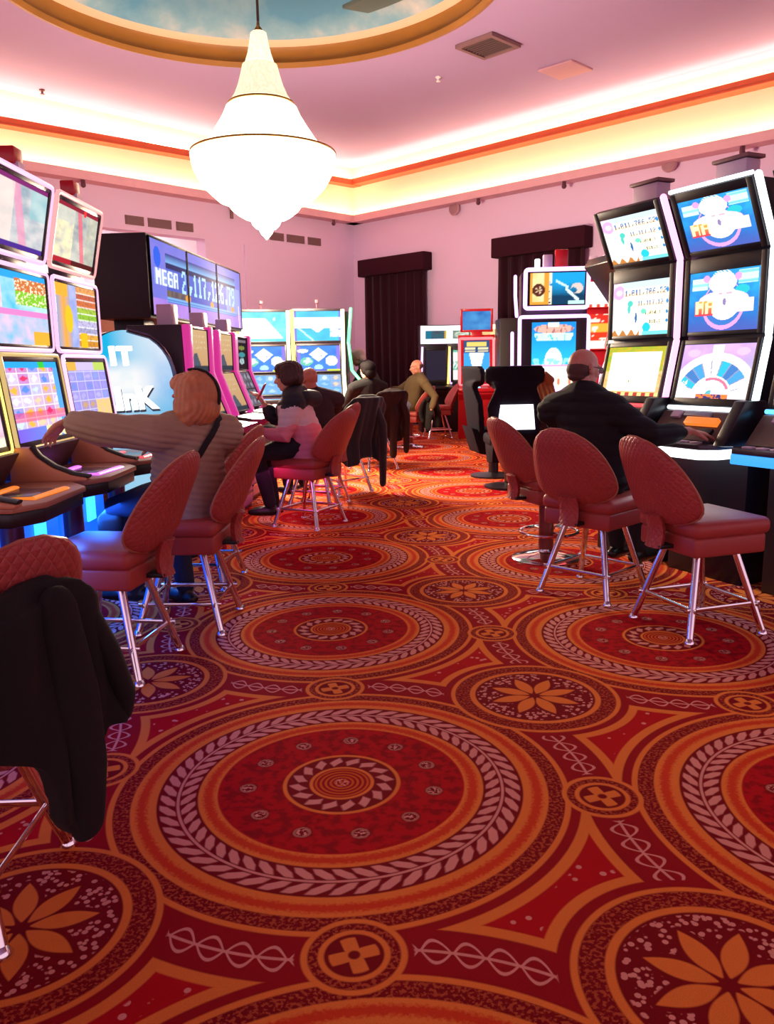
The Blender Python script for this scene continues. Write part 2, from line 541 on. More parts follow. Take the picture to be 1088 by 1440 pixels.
n1 = nt.nodes.new('ShaderNodeTexNoise'); n1.inputs['Scale'].default_value = .75; n1.inputs['Detail'].default_value = 5; n1.inputs['Roughness'].default_value = .55
cr = nt.nodes.new('ShaderNodeValToRGB')
cr.color_ramp.elements[0].position = .36; cr.color_ramp.elements[0].color = (*lin('#5b9bc0'), 1)
cr.color_ramp.elements[1].position = .66; cr.color_ramp.elements[1].color = (*lin('#d9d6d0'), 1)
e = cr.color_ramp.elements.new(.5); e.color = (*lin('#86b4c9'), 1)
nt.links.new(tc.outputs['Object'], n1.inputs['Vector']); nt.links.new(n1.outputs['Fac'], cr.inputs['Fac']); nt.links.new(cr.outputs['Color'], b.inputs['Base Color'])
b.inputs['Roughness'].default_value = .9
dm = MB(); dm.lathe([(DRAD-.14, Z_CEIL+.31), (2.4, Z_CEIL+.66), (1.4, Z_CEIL+.98), (.5, Z_CEIL+1.08), (.02, Z_CEIL+1.1)], 96, (DC.x, DC.y, 0), caps=False)
sky = struct(dm.obj('ceiling_dome', m))

# the next hall seen through the opening
M_white = mat('white_hall_paint', '#e8e2ea', .8)
w = MB(); wall_box(w, 'L', T0-1.0, T1+1, -5.2, -5.0, 0, 4.6); struct(w.obj('wall_hall_back', M_white, smooth=False))
w = MB(); wall_box(w, 'L', T0-.3, T0, -5.0, -.3, 0, 4.6); struct(w.obj('wall_hall_side', M_white, smooth=False))
w = MB(); wall_box(w, 'L', T0-1.0, T1+1, -5.2, -.3, 4.35, 4.5); struct(w.obj('ceiling_hall', M_white, smooth=False))
HALL = True
w = MB(); wall_box(w, 'L', T0+.6, T0+1.6, -3.2, -2.2, 4.31, 4.345)
tag(w.obj('ceiling_light', glow('white_panel', (1, .96, .98), 14.), smooth=False), 'white square light panel in the ceiling of the next hall', 'light')
w = MB(); wall_box(w, 'L', T0+4.2, T0+5.2, -3.2, -2.2, 4.31, 4.345)
tag(w.obj('ceiling_light', MATS['white_panel'], smooth=False), 'white square light panel further along the next hall ceiling', 'light')

# curtains with pelmets on the right wall
M_vel = mat('plum_velvet', '#2c0b1a', .9, sheen=.08, spec=.15, bump=.2, bscale=300)
M_pel = mat('plum_pelmet_cloth', '#320d1c', .9, spec=.15, bump=.2, bscale=300)
def curtain(t0, t1, label, ztop=3.70):
    o = thing('curtain', label, 'curtain', wall_pt('R', (t0+t1)/2, .1, 0), 0)
    base = o.location.copy()
    mb = MB()
    def fn(a, c):
        t = t0+(t1-t0)*a
        n = .17+.045*sin(a*46)+.015*sin(a*97+c*3)
        return wall_pt('R', t, n, .03+(ztop-.28)*c)-base
    mb.sheet(fn, 130, 6, .012)
    mb.obj('drape', M_vel, o)
    mb = MB()
    t = bmesh.new()
    v = [t.verts.new(wall_pt('R', a, b_, c)-base) for a in (t0-.07, t1+.07) for b_ in (.06, .34) for c in (ztop-.37, ztop)]
    for f in ((0, 1, 3, 2), (4, 6, 7, 5), (0, 4, 5, 1), (2, 3, 7, 6), (0, 2, 6, 4), (1, 5, 7, 3)): t.faces.new([v[k] for k in f])
    bmesh.ops.recalc_face_normals(t, faces=t.faces[:])
    bmesh.ops.bevel(t, geom=t.edges[:], offset=.02, segments=2, profile=.5, affect='EDGES')
    mb.merge(t); mb.obj('pelmet', M_pel, o)
    return o
curtain(.52, 2.44, 'tall plum curtain with pelmet next to the room corner')
curtain(4.38, 6.35, 'tall plum curtain with pelmet behind the purple-lit slot machine', 3.74)

# wall and ceiling fittings
M_grille = mat('grey_brown_grille', '#7d5c62', .6)
M_gdark = mat('dark_grille_slot', '#4c3338', .7)
def wall_vent(side, t, z, label, group):
    o = thing('air_vent', label, 'vent', wall_pt(side, t, .01, z), 0, group)
    b0 = o.location.copy()
    for k, (a, wd) in enumerate(((-.55, .38), (0, .5), (.53, .38))):
        mb = MB()
        t_ = bmesh.new()
        def add(t0, t1, n0, n1, z0, z1):
            v = [t_.verts.new(wall_pt(side, p, q, s)-b0) for p in (t0, t1) for q in (n0, n1) for s in (z0, z1)]
            for f in ((0, 1, 3, 2), (4, 6, 7, 5), (0, 4, 5, 1), (2, 3, 7, 6), (0, 2, 6, 4), (1, 5, 7, 3)): t_.faces.new([v[i_] for i_ in f])
        add(t+a-wd/2, t+a+wd/2, 0, .02, z-.08, z+.08)
        for s in range(5): add(t+a-wd/2+.02, t+a+wd/2-.02, .02, .035, z-.068+.03*s, z-.05+.03*s)
        mb.merge(t_); mb.obj('grille', M_grille, o)
    return o
wall_vent('L', 5.2, 4.04, 'row of three grey wall grilles above the hall opening', None)
wall_vent('L', 1.82, 4.08, 'row of three grey wall grilles right of the chandelier tip', None)
def speaker(t, z, label):
    o = thing('wall_speaker', label, 'speaker', wall_pt('R', t, .05, z), math.atan2(NR.y, NR.x))
    mb = MB(); 
    prof = [(.13, 0), (.14, .03), (.12, .06)]
    mb.lathe(prof, 28)
    mb.bm.transform(Matrix.Rotation(PI/2, 4, 'Y'))
    mb.obj('housing', mat('pink_grey_plastic', '#b98a98', .5), o)
    mb = MB(); mb.lathe([(.118, .058), (.1, .07), (.01, .075)], 28); mb.bm.transform(Matrix.Rotation(PI/2, 4, 'Y'))
    mb.obj('speaker_grille', mat('pink_grey_mesh', '#a17584', .6, bump=.6, bscale=120), o)
    return o
def ceil_hit(px, py):
    d = fwv+rv*((px-544)/FPX)-uv*((py-720)/FPX)
    return Vector((0, 0, CAMZ))+d*((Z_CEIL-CAMZ)/d.z)
def wall_hit(side, px, py, n=0.):
    D, N = (DR, NR) if side == 'R' else (DL, NL)
    d = fwv+rv*((px-544)/FPX)-uv*((py-720)/FPX)
    p0 = C0+N*n; o = Vector((0, 0, CAMZ))
    k = (p0-o).dot(N)/d.dot(N)
    p = o+d*k
    return (p-C0).dot(D), p.z
t, z = wall_hit('R', 944, 231); speaker(t, z, 'round wall speaker above the right bank of slot machines')
t, z = wall_hit('R', 642, 294); speaker(t, z, 'round wall speaker between the two plum curtains')
def ceil_vent(px, py, size, label):
    p = ceil_hit(px, py)
    o = thing('ceiling_vent', label, 'vent', (p.x, p.y, Z_CEIL-.03), R(-45.5))
    mb = MB()
    for (x, y, a, c) in ((0, size/2, size+.06, .06), (0, -size/2, size+.06, .06), (size/2, 0, .06, size-.06), (-size/2, 0, .06, size-.06)): mb.box((x, y, 0), (a, c, .05))
    mb.obj('vent_frame', M_grille, o)
    mb = MB()
    mb.box((0, 0, .012), (size-.06, size-.06, .01))
    for k in range(9): mb.box((0, -size/2+.05+(size-.1)*k/8, -.002), (size-.06, .02, .02), Matrix.Rotation(.5, 4, 'X'))
    mb.obj('slats', M_gdark, o)
ceil_vent(686, 62, .60, 'dark square ceiling grille right of the sky dome')
p = ceil_hit(795, 97)
mb = MB(); mb.box((0, 0, 0), (.6, .6, .03), bev=.008)
o = mb.obj('access_panel', mat('mauve_panel', '#c497a8', .8)); o.location = (p.x, p.y, Z_CEIL-.016); o.rotation_euler = (0, 0, R(-45.5))
tag(o, 'faint pale square access panel in the mauve ceiling', 'panel')
mb = MB(); mb.box((0, 0, 0), (.75, .75, .05), bev=.01)
o = mb.obj('dome_vent', mat('grey_green_metal', '#5f7470', .5)); 
d = fwv+rv*((535-544)/FPX)-uv*((6-720)/FPX); p = Vector((0, 0, CAMZ))+d*((Z_CEIL+.42-CAMZ)/d.z)
o.location = (p.x, p.y, Z_CEIL+.45); o.rotation_euler = (R(8), 0, R(-45.5))
tag(o, 'dark grey-green square vent in the painted sky dome', 'vent')
M_small = mat('dark_plum_plastic', '#5a2c3c', .5)
M_smw = mat('white_plastic', '#e6dce0', .4)
def sprinkler(p, label, m=None):
    mb = MB(); mb.lathe([(.045, 0), (.045, -.015), (.018, -.03), (.018, -.06), (.035, -.065), (.03, -.075)], 14)
    o = mb.obj('sprinkler', m or M_small); o.location = p
    tag(o, label, 'sprinkler')
sprinkler(ceil_hit(59, 126), 'small dark sprinkler head in the ceiling above the left machines')
sprinkler(ceil_hit(616, 108), 'small white-collared sprinkler head below the dark ceiling grille', M_smw)
def dome_cam(px, py, side, label):
    t, z = wall_hit(side, px, py, .30)
    mb = MB(); mb.ball((0, 0, 0), (.045, .045, .045)); mb.box((0, 0, .05), (.06, .06, .06))
    o = mb.obj('camera_dome', M_small); o.location = wall_pt(side, t, .27, Z_LIP-.19)
    tag(o, label, 'camera')
for a in ((470, 303, 'L', 'small dark camera dome under the cove left of the room corner'), (671, 267, 'R', 'small dark camera dome under the cove right of the first curtain'), (792, 240, 'R', 'small dark camera dome under the cove above the second curtain'),
          (1044, 182, 'R', 'small dark camera dome at the far right under the cove'), (118, 257, 'L', 'small dark camera dome under the cove above the left machines')): dome_cam(*a)
t, z = wall_hit('L', 325, 290, .05)
o = thing('wall_projector', 'small white box fitting on the wall left of the chandelier bowl', 'fitting', wall_pt('L', t, .05, z), math.atan2(NL.y, NL.x))
mb = MB(); mb.box((.12, 0, 0), (.22, .2, .16), bev=.02); mb.obj('housing', mat('pale_pink_plastic', '#d3a6b4', .5), o)
mb = MB(); mb.box((.0, 0, -.14), (.04, .06, .2)); mb.obj('bracket', M_grille, o)
# ------------------------------------------------------------------ chandelier
def crystal(name, strength, col=(1., .86, .58)):
    m, nt, b = new_mat(name)
    tc = nt.nodes.new('ShaderNodeTexCoord')
    w = nt.nodes.new('ShaderNodeTexVoronoi'); w.inputs['Scale'].default_value = 28
    mp = nt.nodes.new('ShaderNodeMapRange'); mp.inputs['From Max'].default_value = .6; mp.inputs['To Min'].default_value = strength*1.2; mp.inputs['To Max'].default_value = strength*.8
    nt.links.new(tc.outputs['Object'], w.inputs['Vector']); nt.links.new(w.outputs['Distance'], mp.inputs['Value'])
    nt.links.new(mp.outputs['Result'], b.inputs['Emission Strength'])
    b.inputs['Emission Color'].default_value = (*col, 1)
    b.inputs['Base Color'].default_value = (.8, .75, .65, 1); b.inputs['Roughness'].default_value = .2
    m.cycles.emission_sampling = 'FRONT'
    MATS[name] = m
    return m
M_gold = mat('aged_gold', '#a8823f', .35, 1.)
CHY0 = 10.2
CH = thing('crystal_chandelier', 'huge glowing bell-shaped crystal chandelier hanging from the sky dome', 'chandelier', (-1.38, CHY0, 2.78))
def strands(k, z): return .02*abs(sin(k*PI/2+.8))-.01
CHY = 10.2
def zz(py):
    d = fwv+rv*((368-544)/FPX)-uv*((py-720)/FPX)
    return CAMZ+d.z*CHY/d.y-2.78
K = .00835
def tier(name, prof, m, bead=.0):
    mb = MB(); mb.lathe([(r_*K, zz(p)) for p, r_ in prof], 72, wob=strands, caps=True); mb.obj(name, m, CH, ang=60)
c1, c2, c3 = crystal('crystal_top', 1.15), crystal('crystal_bell', 2.6), crystal('crystal_bowl', 3.4)
tier('top_tier', [(45, 9), (47, 11), (60, 13), (75, 16), (88, 20), (91, 19)], c1)
tier('upper_tier', [(91, 17), (92, 24), (105, 27), (120, 31), (135, 37), (144, 43), (147, 40)], crystal('crystal_upper', .95, (1., .84, .54)))
tier('bell', [(150, 42), (152, 49), (164, 54), (178, 62), (194, 72), (208, 82), (213, 79)], c2)
tier('bowl', [(217, 96), (219, 101), (230, 100), (242, 97), (254, 91), (265, 84), (276, 73), (284, 64), (287, 48)], c3)
tier('lower_tier', [(286, 46), (289, 52), (297, 46), (304, 37), (308, 30), (309, 20)], c3)
tier('pendant_tier', [(308, 18), (310, 22), (317, 19), (322, 14), (323, 8)], c3)
tier('finial', [(322, 7), (324, 10), (329, 8), (334, 3), (337, 1)], c3)
for nm, py, r_ in (('gold_ring', 147, 45), ('gold_ring', 217, 101)):
    mb = MB(); mb.ring((0, 0, zz(py)), r_*K, .012, 72, 8); mb.obj(nm, M_gold, CH)
mb = MB(); mb.tube([(0, 0, zz(46)), (0, 0, Z_CEIL+1.08-2.78)], .016, 10); mb.obj('cable', mat('dark_cable', '#4a3a38', .5), CH)
mb = MB(); mb.ring((0, 0, zz(38)), .05, .012, 20, 8, 'X'); mb.lathe([(.05, zz(45)), (.05, zz(42)), (.015, zz(36))], 16); mb.obj('hook', M_gold, CH)
lt = bpy.data.lights.new('chandelier_lamp', 'POINT'); lt.energy = 1150; lt.color = (1., .77, .54); lt.shadow_soft_size = .5
lo = bpy.data.objects.new('chandelier_lamp', lt); lo.location = (-1.38, 10.2, 2.30); COL.objects.link(lo)

def lamp(name, loc, energy, col, size=.3, kind='POINT', rot=None, sy=None):
    l = bpy.data.lights.new(name, kind); l.energy = energy; l.color = col
    if kind == 'AREA':
        l.size = size
        if sy: l.shape = 'RECTANGLE'; l.size_y = sy
    else: l.shadow_soft_size = size
    o = bpy.data.objects.new(name, l); o.location = loc
    if rot: o.rotation_euler = rot
    COL.objects.link(o)
    return o

wd = bpy.data.worlds.new('world'); SC.world = wd; wd.use_nodes = True
wb = wd.node_tree.nodes['Background']; wb.inputs[0].default_value = (1., .62, .78, 1); wb.inputs[1].default_value = .92

# ------------------------------------------------------------------ casino chairs
def leather(name, col, quilt):
    m, nt, b = new_mat(name)
    b.inputs['Base Color'].default_value = (*lin(col), 1); b.inputs['Roughness'].default_value = .42
    b.inputs['Specular IOR Level'].default_value = .45
    tc = nt.nodes.new('ShaderNodeTexCoord')
    bp = nt.nodes.new('ShaderNodeBump')
    if quilt:
        X.nt = nt
        sp = nt.nodes.new('ShaderNodeSeparateXYZ'); nt.links.new(tc.outputs['Object'], sp.inputs[0])
        x, z = X(sp.outputs[0]), X(sp.outputs[2])
        k = 34.
        a = xabs(fr(x*k+z*k*.8)-.5); c = xabs(fr(x*k-z*k*.8)-.5)
        h = xmin(.5-a, .5-c)
        hh = X.op('POWER', xmax(h, .0)*2., .4)
        nt.links.new(hh.s, bp.inputs['Height'])
        bp.inputs['Strength'].default_value = .7; bp.inputs['Distance'].default_value = .005
    else:
        n = nt.nodes.new('ShaderNodeTexNoise'); n.inputs['Scale'].default_value = 160
        nt.links.new(tc.outputs['Object'], n.inputs['Vector']); nt.links.new(n.outputs['Fac'], bp.inputs['Height'])
        bp.inputs['Strength'].default_value = .25; bp.inputs['Distance'].default_value = .002
    nt.links.new(bp.outputs['Normal'], b.inputs['Normal'])
    MATS[name] = m
    return m
M_quilt = leather('red_quilted_leather', '#ac4540', True)
M_red = leather('red_leather', '#a8423c', False)
M_pipe = mat('worn_red_piping', '#b06a50', .4)
M_chrome = mat('chrome', (.86, .84, .86), .12, 1.)
M_black = mat('black_plastic', '#141216', .4)

def back_outline(u):
    """half-width of the backrest at height fraction u (0 bottom, 1 top)"""
    if u < .30: return .265*math.sqrt(max(0., 1-((.30-u)/.315)**2.6))**1.0
    k = (u-.30)/.70
    return .265*(1-.46*k**1.7)*math.sqrt(max(0., 1-k**7))
BZ0, BZ1 = .565, 1.0
def back_pt(a, u, d=0.):
    """a -1..1 across, u 0..1 up; d distance behind the face"""
    hw = max(back_outline(u), .004)
    x = a*hw
    y = -.195-.185*u+1.15*x*x-d
    return Vector((x, y, BZ0+(BZ1-BZ0)*u))
def back_shell(mb, inset, d0, d1, nu=26, nv=26):
    """closed pillow between depths d0 (front) and d1 (back)"""
    t = bmesh.new()
    def layer(d, bulge):
        rows = []
        for j in range(nv+1):
            u = j/nv
            u = .5-.5*cos(PI*u)
            row = []
            for i in range(nu+1):
                a = -1+2*i/nu
                e = (1-a*a)**.5 if abs(a) < 1 else 0
                edge = min(1., 3*min(1-abs(a), .0+min(u, 1-u)*1.6))
                p = back_pt(a*(1-inset), inset*.5+u*(1-inset), d)
                p.y += bulge*(max(0, edge)**.5)
                row.append(t.verts.new(p))
            rows.append(row)
        return rows
    A = layer((d0+d1)/2, (d1-d0)/2); B = layer((d0+d1)/2, -(d1-d0)/2)
    for j in range(nv):
        for i in range(nu):
            t.faces.new((A[j][i], A[j][i+1], A[j+1][i+1], A[j+1][i])); t.faces.new((B[j][i], B[j+1][i], B[j+1][i+1], B[j][i+1]))
    bmesh.ops.remove_doubles(t, verts=t.verts[:], dist=.0008)
    mb.merge(t)
def casino_chair(label, loc, rz, group=None, pedestal=False):
    t = thing('casino_chair', label, 'chair', loc, rz, group)
    mb = MB(); mb.box((0, .02, .553), (.47, .45, .085), bev=.035, seg=4)
    for v in mb.bm.verts:
        if v.co.z > .57: v.co.z += .018*(1-min(1, (v.co.x/.235)**2))*(1-min(1, ((v.co.y-.02)/.225)**2))
    mb.obj('seat', M_red, t)
    mb = MB(); mb.box((0, .015, .468), (.44, .42, .10), bev=.018, seg=3); mb.obj('seat_base', M_red, t)
    mb = MB(); back_shell(mb, 0., .0, .075); bk = mb.obj('backrest', M_quilt, t, ang=70)
    mb = MB()
    loop = []
    for s in (1, -1):
        us = [k/16 for k in range(17)]
        if s < 0: us = us[::-1]
        for u in us: loop.append(back_pt(s*1.0, min(u, .995), .037))
    mb.tube(loop, .006, 6); mb.obj('piping', M_pipe, bk)
    mb = MB()
    mb.sheet(lambda a, c: (-.055+.11*a, -.285+.02*c*(1-c)*4-.01*c-.02*cos((a-.5)*PI)+.02, .44+.17*c), 8, 8, .03)
    mb.obj('back_bracket', M_quilt, t)
    mb = MB(); mb.box((0, -.20, .45), (.12, .16, .02), bev=.004); mb.obj('bracket_plate', M_black, t)
    if pedestal:
        mb = MB(); mb.lathe([(.235, 0), (.24, .006), (.225, .02), (.12, .04), (.05, .052), (.042, .07), (.042, .42)], 40); mb.obj('pedestal_base', M_chrome, t)
        mb = MB(); mb.lathe([(.052, .07), (.052, .43)], 24); mb.obj('column', mat('red_brown_column', '#7d3330', .35, .2), t)
        mb = MB(); mb.ring((0, .02, .19), .20, .012, 40, 8)
        mb.tube([(0, .02, .19), (.2, .02, .19)], .008); mb.tube([(0, .02, .19), (-.2, .02, .19)], .008); mb.obj('footrest', M_chrome, t)
    else:
        sp = []
        for sx in (-1, 1):
            for sy in (-1, 1):
                a, c = Vector((sx*.12, sy*.11+.01, .43)), Vector((sx*.225, sy*.215+.01, .018))
                mb = MB(); mb.tube([a, c], .0185, 14); l = mb.obj('leg', M_chrome, t)
                mb = MB(); mb.lathe([(.026, 0), (.027, .006), (.018, .022), (.012, .03)], 14, (sx*.228, sy*.218+.01, 0)); mb.obj('foot_glide', M_chrome, l)
        mb = MB()
        z = .155; k = .195
        def q(sx, sy): return Vector((sx*k, sy*(k-.01)+.01, z))
        for p, r_ in ((q(-1, -1), q(1, -1)), (q(1, -1), q(1, 1)), (q(1, 1), q(-1, 1)), (q(-1, 1), q(-1, -1))):
            d = (r_-p).normalized(); mb.tube([p-d*.03, r_+d*.03], .0085, 10, flat=(.6, 1.4))
        mb.obj('footrest', M_chrome, t)
    return t
GC = 'red leather casino chairs'
ch1 = casino_chair('red quilted four-legged chair nearest on the right, empty, its seat in full view', (1.58, 4.06, 0), R(-72), GC)
def chair(x, y, deg, label): return dup(ch1, (x, y, 0), R(deg), label, GC)
chair(1.22, 4.74, -46, 'red quilted four-legged chair behind the man in the black padded jacket')
ped = casino_chair('red quilted chair on a chrome disc pedestal with a foot ring', (1.11, 5.60, 0), R(-70), GC, True)
chair(-1.26, 3.62, 82, 'red chair with empty seat in front of the beige-jacketed woman')
chair(-1.06, 4.27, 88, 'red chair the beige-jacketed woman sits on')
chair(-1.19, 5.12, 84, 'red chair mostly hidden behind the beige-jacketed woman')
chair(-.66, 6.98, 62, 'red chair with the pink-jacketed woman on it')
chair(-.66, 8.0, 70, 'red chair under the bald man in the dark plum shirt')
chair(-.47, 8.78, 42, 'red chair with a dark grey coat over its back')
chair(-.16, 10.72, 36, 'red chair with a long black coat over its back')
c0 = chair(-1.14, 1.935, 92, 'red chair at the near left edge under a draped black coat')
for c in c0.children:
    if c.name.split('.')[0] in ('seat', 'seat_base', 'backrest', 'back_bracket', 'bracket_plate'): c.rotation_euler = (0, 0, R(-30))
dup(ped, (.40, 13.5, 0), R(68), 'pedestal stool under the bald man in the olive sweater', GC)
chair(.98, 15.25, 100, 'far red chair with pale legs in front of the yellow-lit machines')

# ------------------------------------------------------------------ coats over chair backs
def coat(label, chair_loc, rz, m, seed, zlow=.36, sleeves=((.24, .30), (-.20, .25)), ztop=1.0, wid=.27, flare=.06, tail=None, capz=None, extra=()):
    """a coat hung over the backrest: outer panel with folds, over-top fold, sleeves"""
    t = thing('draped_coat', label, 'coat', chair_loc, rz)
    rnd = random.Random(seed)
    ph = [rnd.uniform(0, 6) for _ in range(4)]
    mb = MB()
    def panel(a, c):
        z = zlow+(ztop-zlow)*c
        x = (-1+2*a)*(wid+flare*(1-c))*(1-.30*max(0., (c-.80)/.20)**2)
        fold = (.018*sin(x*38+ph[0])+.012*sin(x*71+ph[1]+c*2))*(1-.55*c)
        u = max(0., min(1., (z-BZ0)/(BZ1-BZ0)))
        y = -.195-.185*u+1.0*x*x*min(1., c*1.5)-.105-.02*(1-c)+fold
        lo = .05*sin(a*9+ph[2]) if c < .01 else 0
        return Vector((x, y, z+lo))
    mb.sheet(panel, 34, 22, .030)
    # over the top to the inside
    yt = -.195-.185*(min(ztop, 1.)-BZ0)/(BZ1-BZ0)-.045
    mb.tube([(-wid*.62, yt-.02, ztop-.035), (-wid*.3, yt, ztop-.01), (wid*.3, yt, ztop-.01), (wid*.62, yt-.02, ztop-.035)], [.030, .038, .038, .030], 12, round_ends=True)
    mb.sheet(lambda a, c: Vector(((-1+2*a)*wid*.55, yt+.06+.02*sin(a*20+ph[3])+.05*c, ztop-.01-.22*c)), 14, 8, .024)
    body = fuse(mb, 'coat_body', m, .011, 4, t)
    for sx, zl in sleeves:
        mb = MB()
        s = 1 if sx > 0 else -1
        mb.tube([(sx*.75, -.40, ztop-.13), (sx*1.0, -.43, ztop-.30), (sx*1.08, -.42, (ztop+zl)/2), (sx*1.1, -.40, zl)], [.06, .068, .06, .05], 14, flat=(1, .75), round_ends=True)
        fuse(mb, 'sleeve', m, .010, 4, t)
    return t
M_coatgrey = mat('charcoal_wool', '#2a2c33', .9, bump=.3, bscale=150, sheen=.2)
M_coatblk = mat('black_wool', '#16110f', .95, bump=.3, bscale=150)
M_coatplum = mat('black_plum_cloth', '#1e1216', .9, bump=.3, bscale=150)
coat('dark grey coat hanging over the chair behind the pink-jacketed woman', (-.47, 8.78, 0), R(42), M_coatgrey, 3, .36, ((.20, .12),), wid=.27, ztop=1.03)
coat('long black coat hanging over the chair of the black-haired player', (-.16, 10.72, 0), R(36), M_coatplum, 5, .42, ((.21, .27), (.02, .22)), wid=.28, ztop=1.03)
coat('black coat hanging over the stool of the man in olive', (.40, 13.5, 0), R(68), M_coatblk, 9, .42, ((-.22, .34), (.2, .36)), wid=.27, ztop=.82)
t = thing('draped_coat', 'big black coat draped over the near left chair, one sleeve hanging low', 'coat', (-1.20, 1.84, 0), R(62))
mb = MB()
mb.prism([(-.29, .82), (-.10, .85), (.10, .885), (.165, .91), (.225, .86), (.262, .70), (.318, .59), (.322, .545), (.285, .525), (.21, .54), (.178, .345), (.13, .315), (.08, .335), (.045, .385), (.025, .52), (-.05, .56), (-.16, .60), (-.27, .57), (-.31, .62)], -.515, -.455, 'Y')
mb.tube([(-.25, -.455, .825), (-.05, -.45, .855), (.12, -.45, .885)], [.042, .045, .036], 12, round_ends=True)
def folds(co, n):
    k = clamp((.93-co.z)/.5)
    co.y += (.016*sin(co.x*34+co.z*6)+.010*sin(co.x*61-co.z*9))*(.25+k)+.55*co.x*co.x*(1-k*.6)
    return co
def clamp(x, a=0., b=1.): return max(a, min(b, x))
fuse(mb, 'coat_body', M_coatblk, .009, 6, t, folds)
mb = MB(); mb.tube([(.10, -.50, .86), (.115, -.515, .66), (.125, -.515, .48), (.125, -.505, .345)], [.048, .060, .058, .048], 14, flat=(1, .6), round_ends=True)
fuse(mb, 'sleeve', M_coatblk, .009, 5, t)
mb = MB(); mb.tube([(.19, -.46, .86), (.235, -.49, .72), (.275, -.49, .60), (.28, -.48, .56)], [.042, .050, .048, .040], 14, flat=(1, .6), round_ends=True)
fuse(mb, 'sleeve', M_coatblk, .009, 5, t)
# ------------------------------------------------------------------ screen pictures
FONT = {k: v.split() for k, v in {
 '0': '01110 10001 10011 10101 11001 10001 01110', '1': '00100 01100 00100 00100 00100 00100 01110', '2': '01110 10001 00001 00110 01000 10000 11111',
 '4': '00010 00110 01010 10010 11111 00010 00010', '5': '11111 10000 11110 00001 00001 10001 01110', '6': '00110 01000 10000 11110 10001 10001 01110',
 '7': '11111 00001 00010 00100 00100 00100 00100', '9': '01110 10001 10001 01111 00001 00010 01100', '3': '11110 00001 00001 01110 00001 00001 11110',
 'M': '10001 11011 10101 10101 10001 10001 10001', 'E': '11111 10000 10000 11110 10000 10000 11111', 'G': '01110 10001 10000 10111 10001 10001 01110', 'A': '01110 10001 10001 11111 10001 10001 10001',
 'H': '10001 10001 10001 11111 10001 10001 10001', ',': '00000 00000 00000 00000 00110 00100 01000', '.': '00000 00000 00000 00000 00000 00110 00110', ' ': '00000 00000 00000 00000 00000 00000 00000'}.items()}
def mixc(a, b, t): return tuple(x+(y-x)*t for x, y in zip(a, b))
def clamp(x, a=0., b=1.): return max(a, min(b, x))
def txt(s, u, v, x0, y0, h, asp, bold=False):
    """is (u,v) on text s whose lower-left is (x0,y0), glyph height h; asp = screen width/height"""
    cw = h*6/7/asp
    k = (u-x0)/cw
    if k < 0 or k >= len(s) or not y0 <= v < y0+h: return False
    g = FONT.get(s[int(k)])
    if g is None: return False
    cx = int((k % 1)*6); cy = 6-int((v-y0)/h*7)
    if cx > 4: return False
    return g[clamp(cy, 0, 6)][cx] == '1' or (bold and cx > 0 and g[cy][cx-1] == '1')
def hash2(i, j, s=0): 
    x = math.sin(i*127.1+j*311.7+s*74.7)*43758.5453
    return x-math.floor(x)
def fbm(u, v, s=0., f=4.):
    return clamp(.5+.5*mnoise.fractal(Vector((u*f+s*7.3, v*f+s*3.1, s)), 1., 2., 4))
HEX = {}
def hx(h):
    if h not in HEX: HEX[h] = lin(h)
    return HEX[h]
def disc(u, v, x, y, rx, ry): return ((u-x)/rx)**2+((v-y)/ry)**2 < 1
def rect(u, v, x0, y0, x1, y1): return x0 <= u < x1 and y0 <= v < y1

def pic_jackpot(u, v):                      # pale table of jackpot amounts
    c = mixc(hx('#fdfbe8'), hx('#ffffff'), fbm(u, v, 1))
    if v > .88: c = mixc(hx('#8fc8ea'), c, .4)
    if u < .16+.2*(1-v)*0 and v > .7: c = hx('#f6d3ea')
    if disc(u, v, .11, .82, .11, .13): c = hx('#eba7dc') if not disc(u, v, .11, .82, .06, .06) else hx('#f4cfec')
    for s, x, y, h, hot in (('1,011,706.52', .21, .745, .105, 1), ('11,117.12', .45, .55, .085, 1), ('1,014.1', .58, .37, .07, 0), ('111.1', .66, .21, .07, 0)):
        if rect(u, v, x-.02, y-.03, .985, y+h+.04): c = mixc(c, hx('#fff6c8'), .7)
        if disc(u, v, .965, y+h/2, .02, h*.5): c = hx('#2e86c8')
        if txt(s, u, v, x, y, h, 1.45, True): c = mixc(hx('#2878c4'), hx('#b0741c'), clamp((.9-(v-y)/h))) if hot else hx('#7a6848')
    if disc(u, v, .32, .60, .05, .06) or disc(u, v, .30, .50, .025, .09): c = hx('#4fc6b4')
    if disc(u, v, .56, .44, .05, .05): c = hx('#6fd9b8')
    if disc(u, v, .43, .33, .02, .10): c = hx('#2f68a0')
    if disc(u, v, .62, .14, .07, .09): c = hx('#27c2cf')
    if v < .06+.05*sin(u*40) and u < .5: c = hx('#c07a3c')
    if v < .07 and u > .55: c = hx('#76cfd6')
    return c
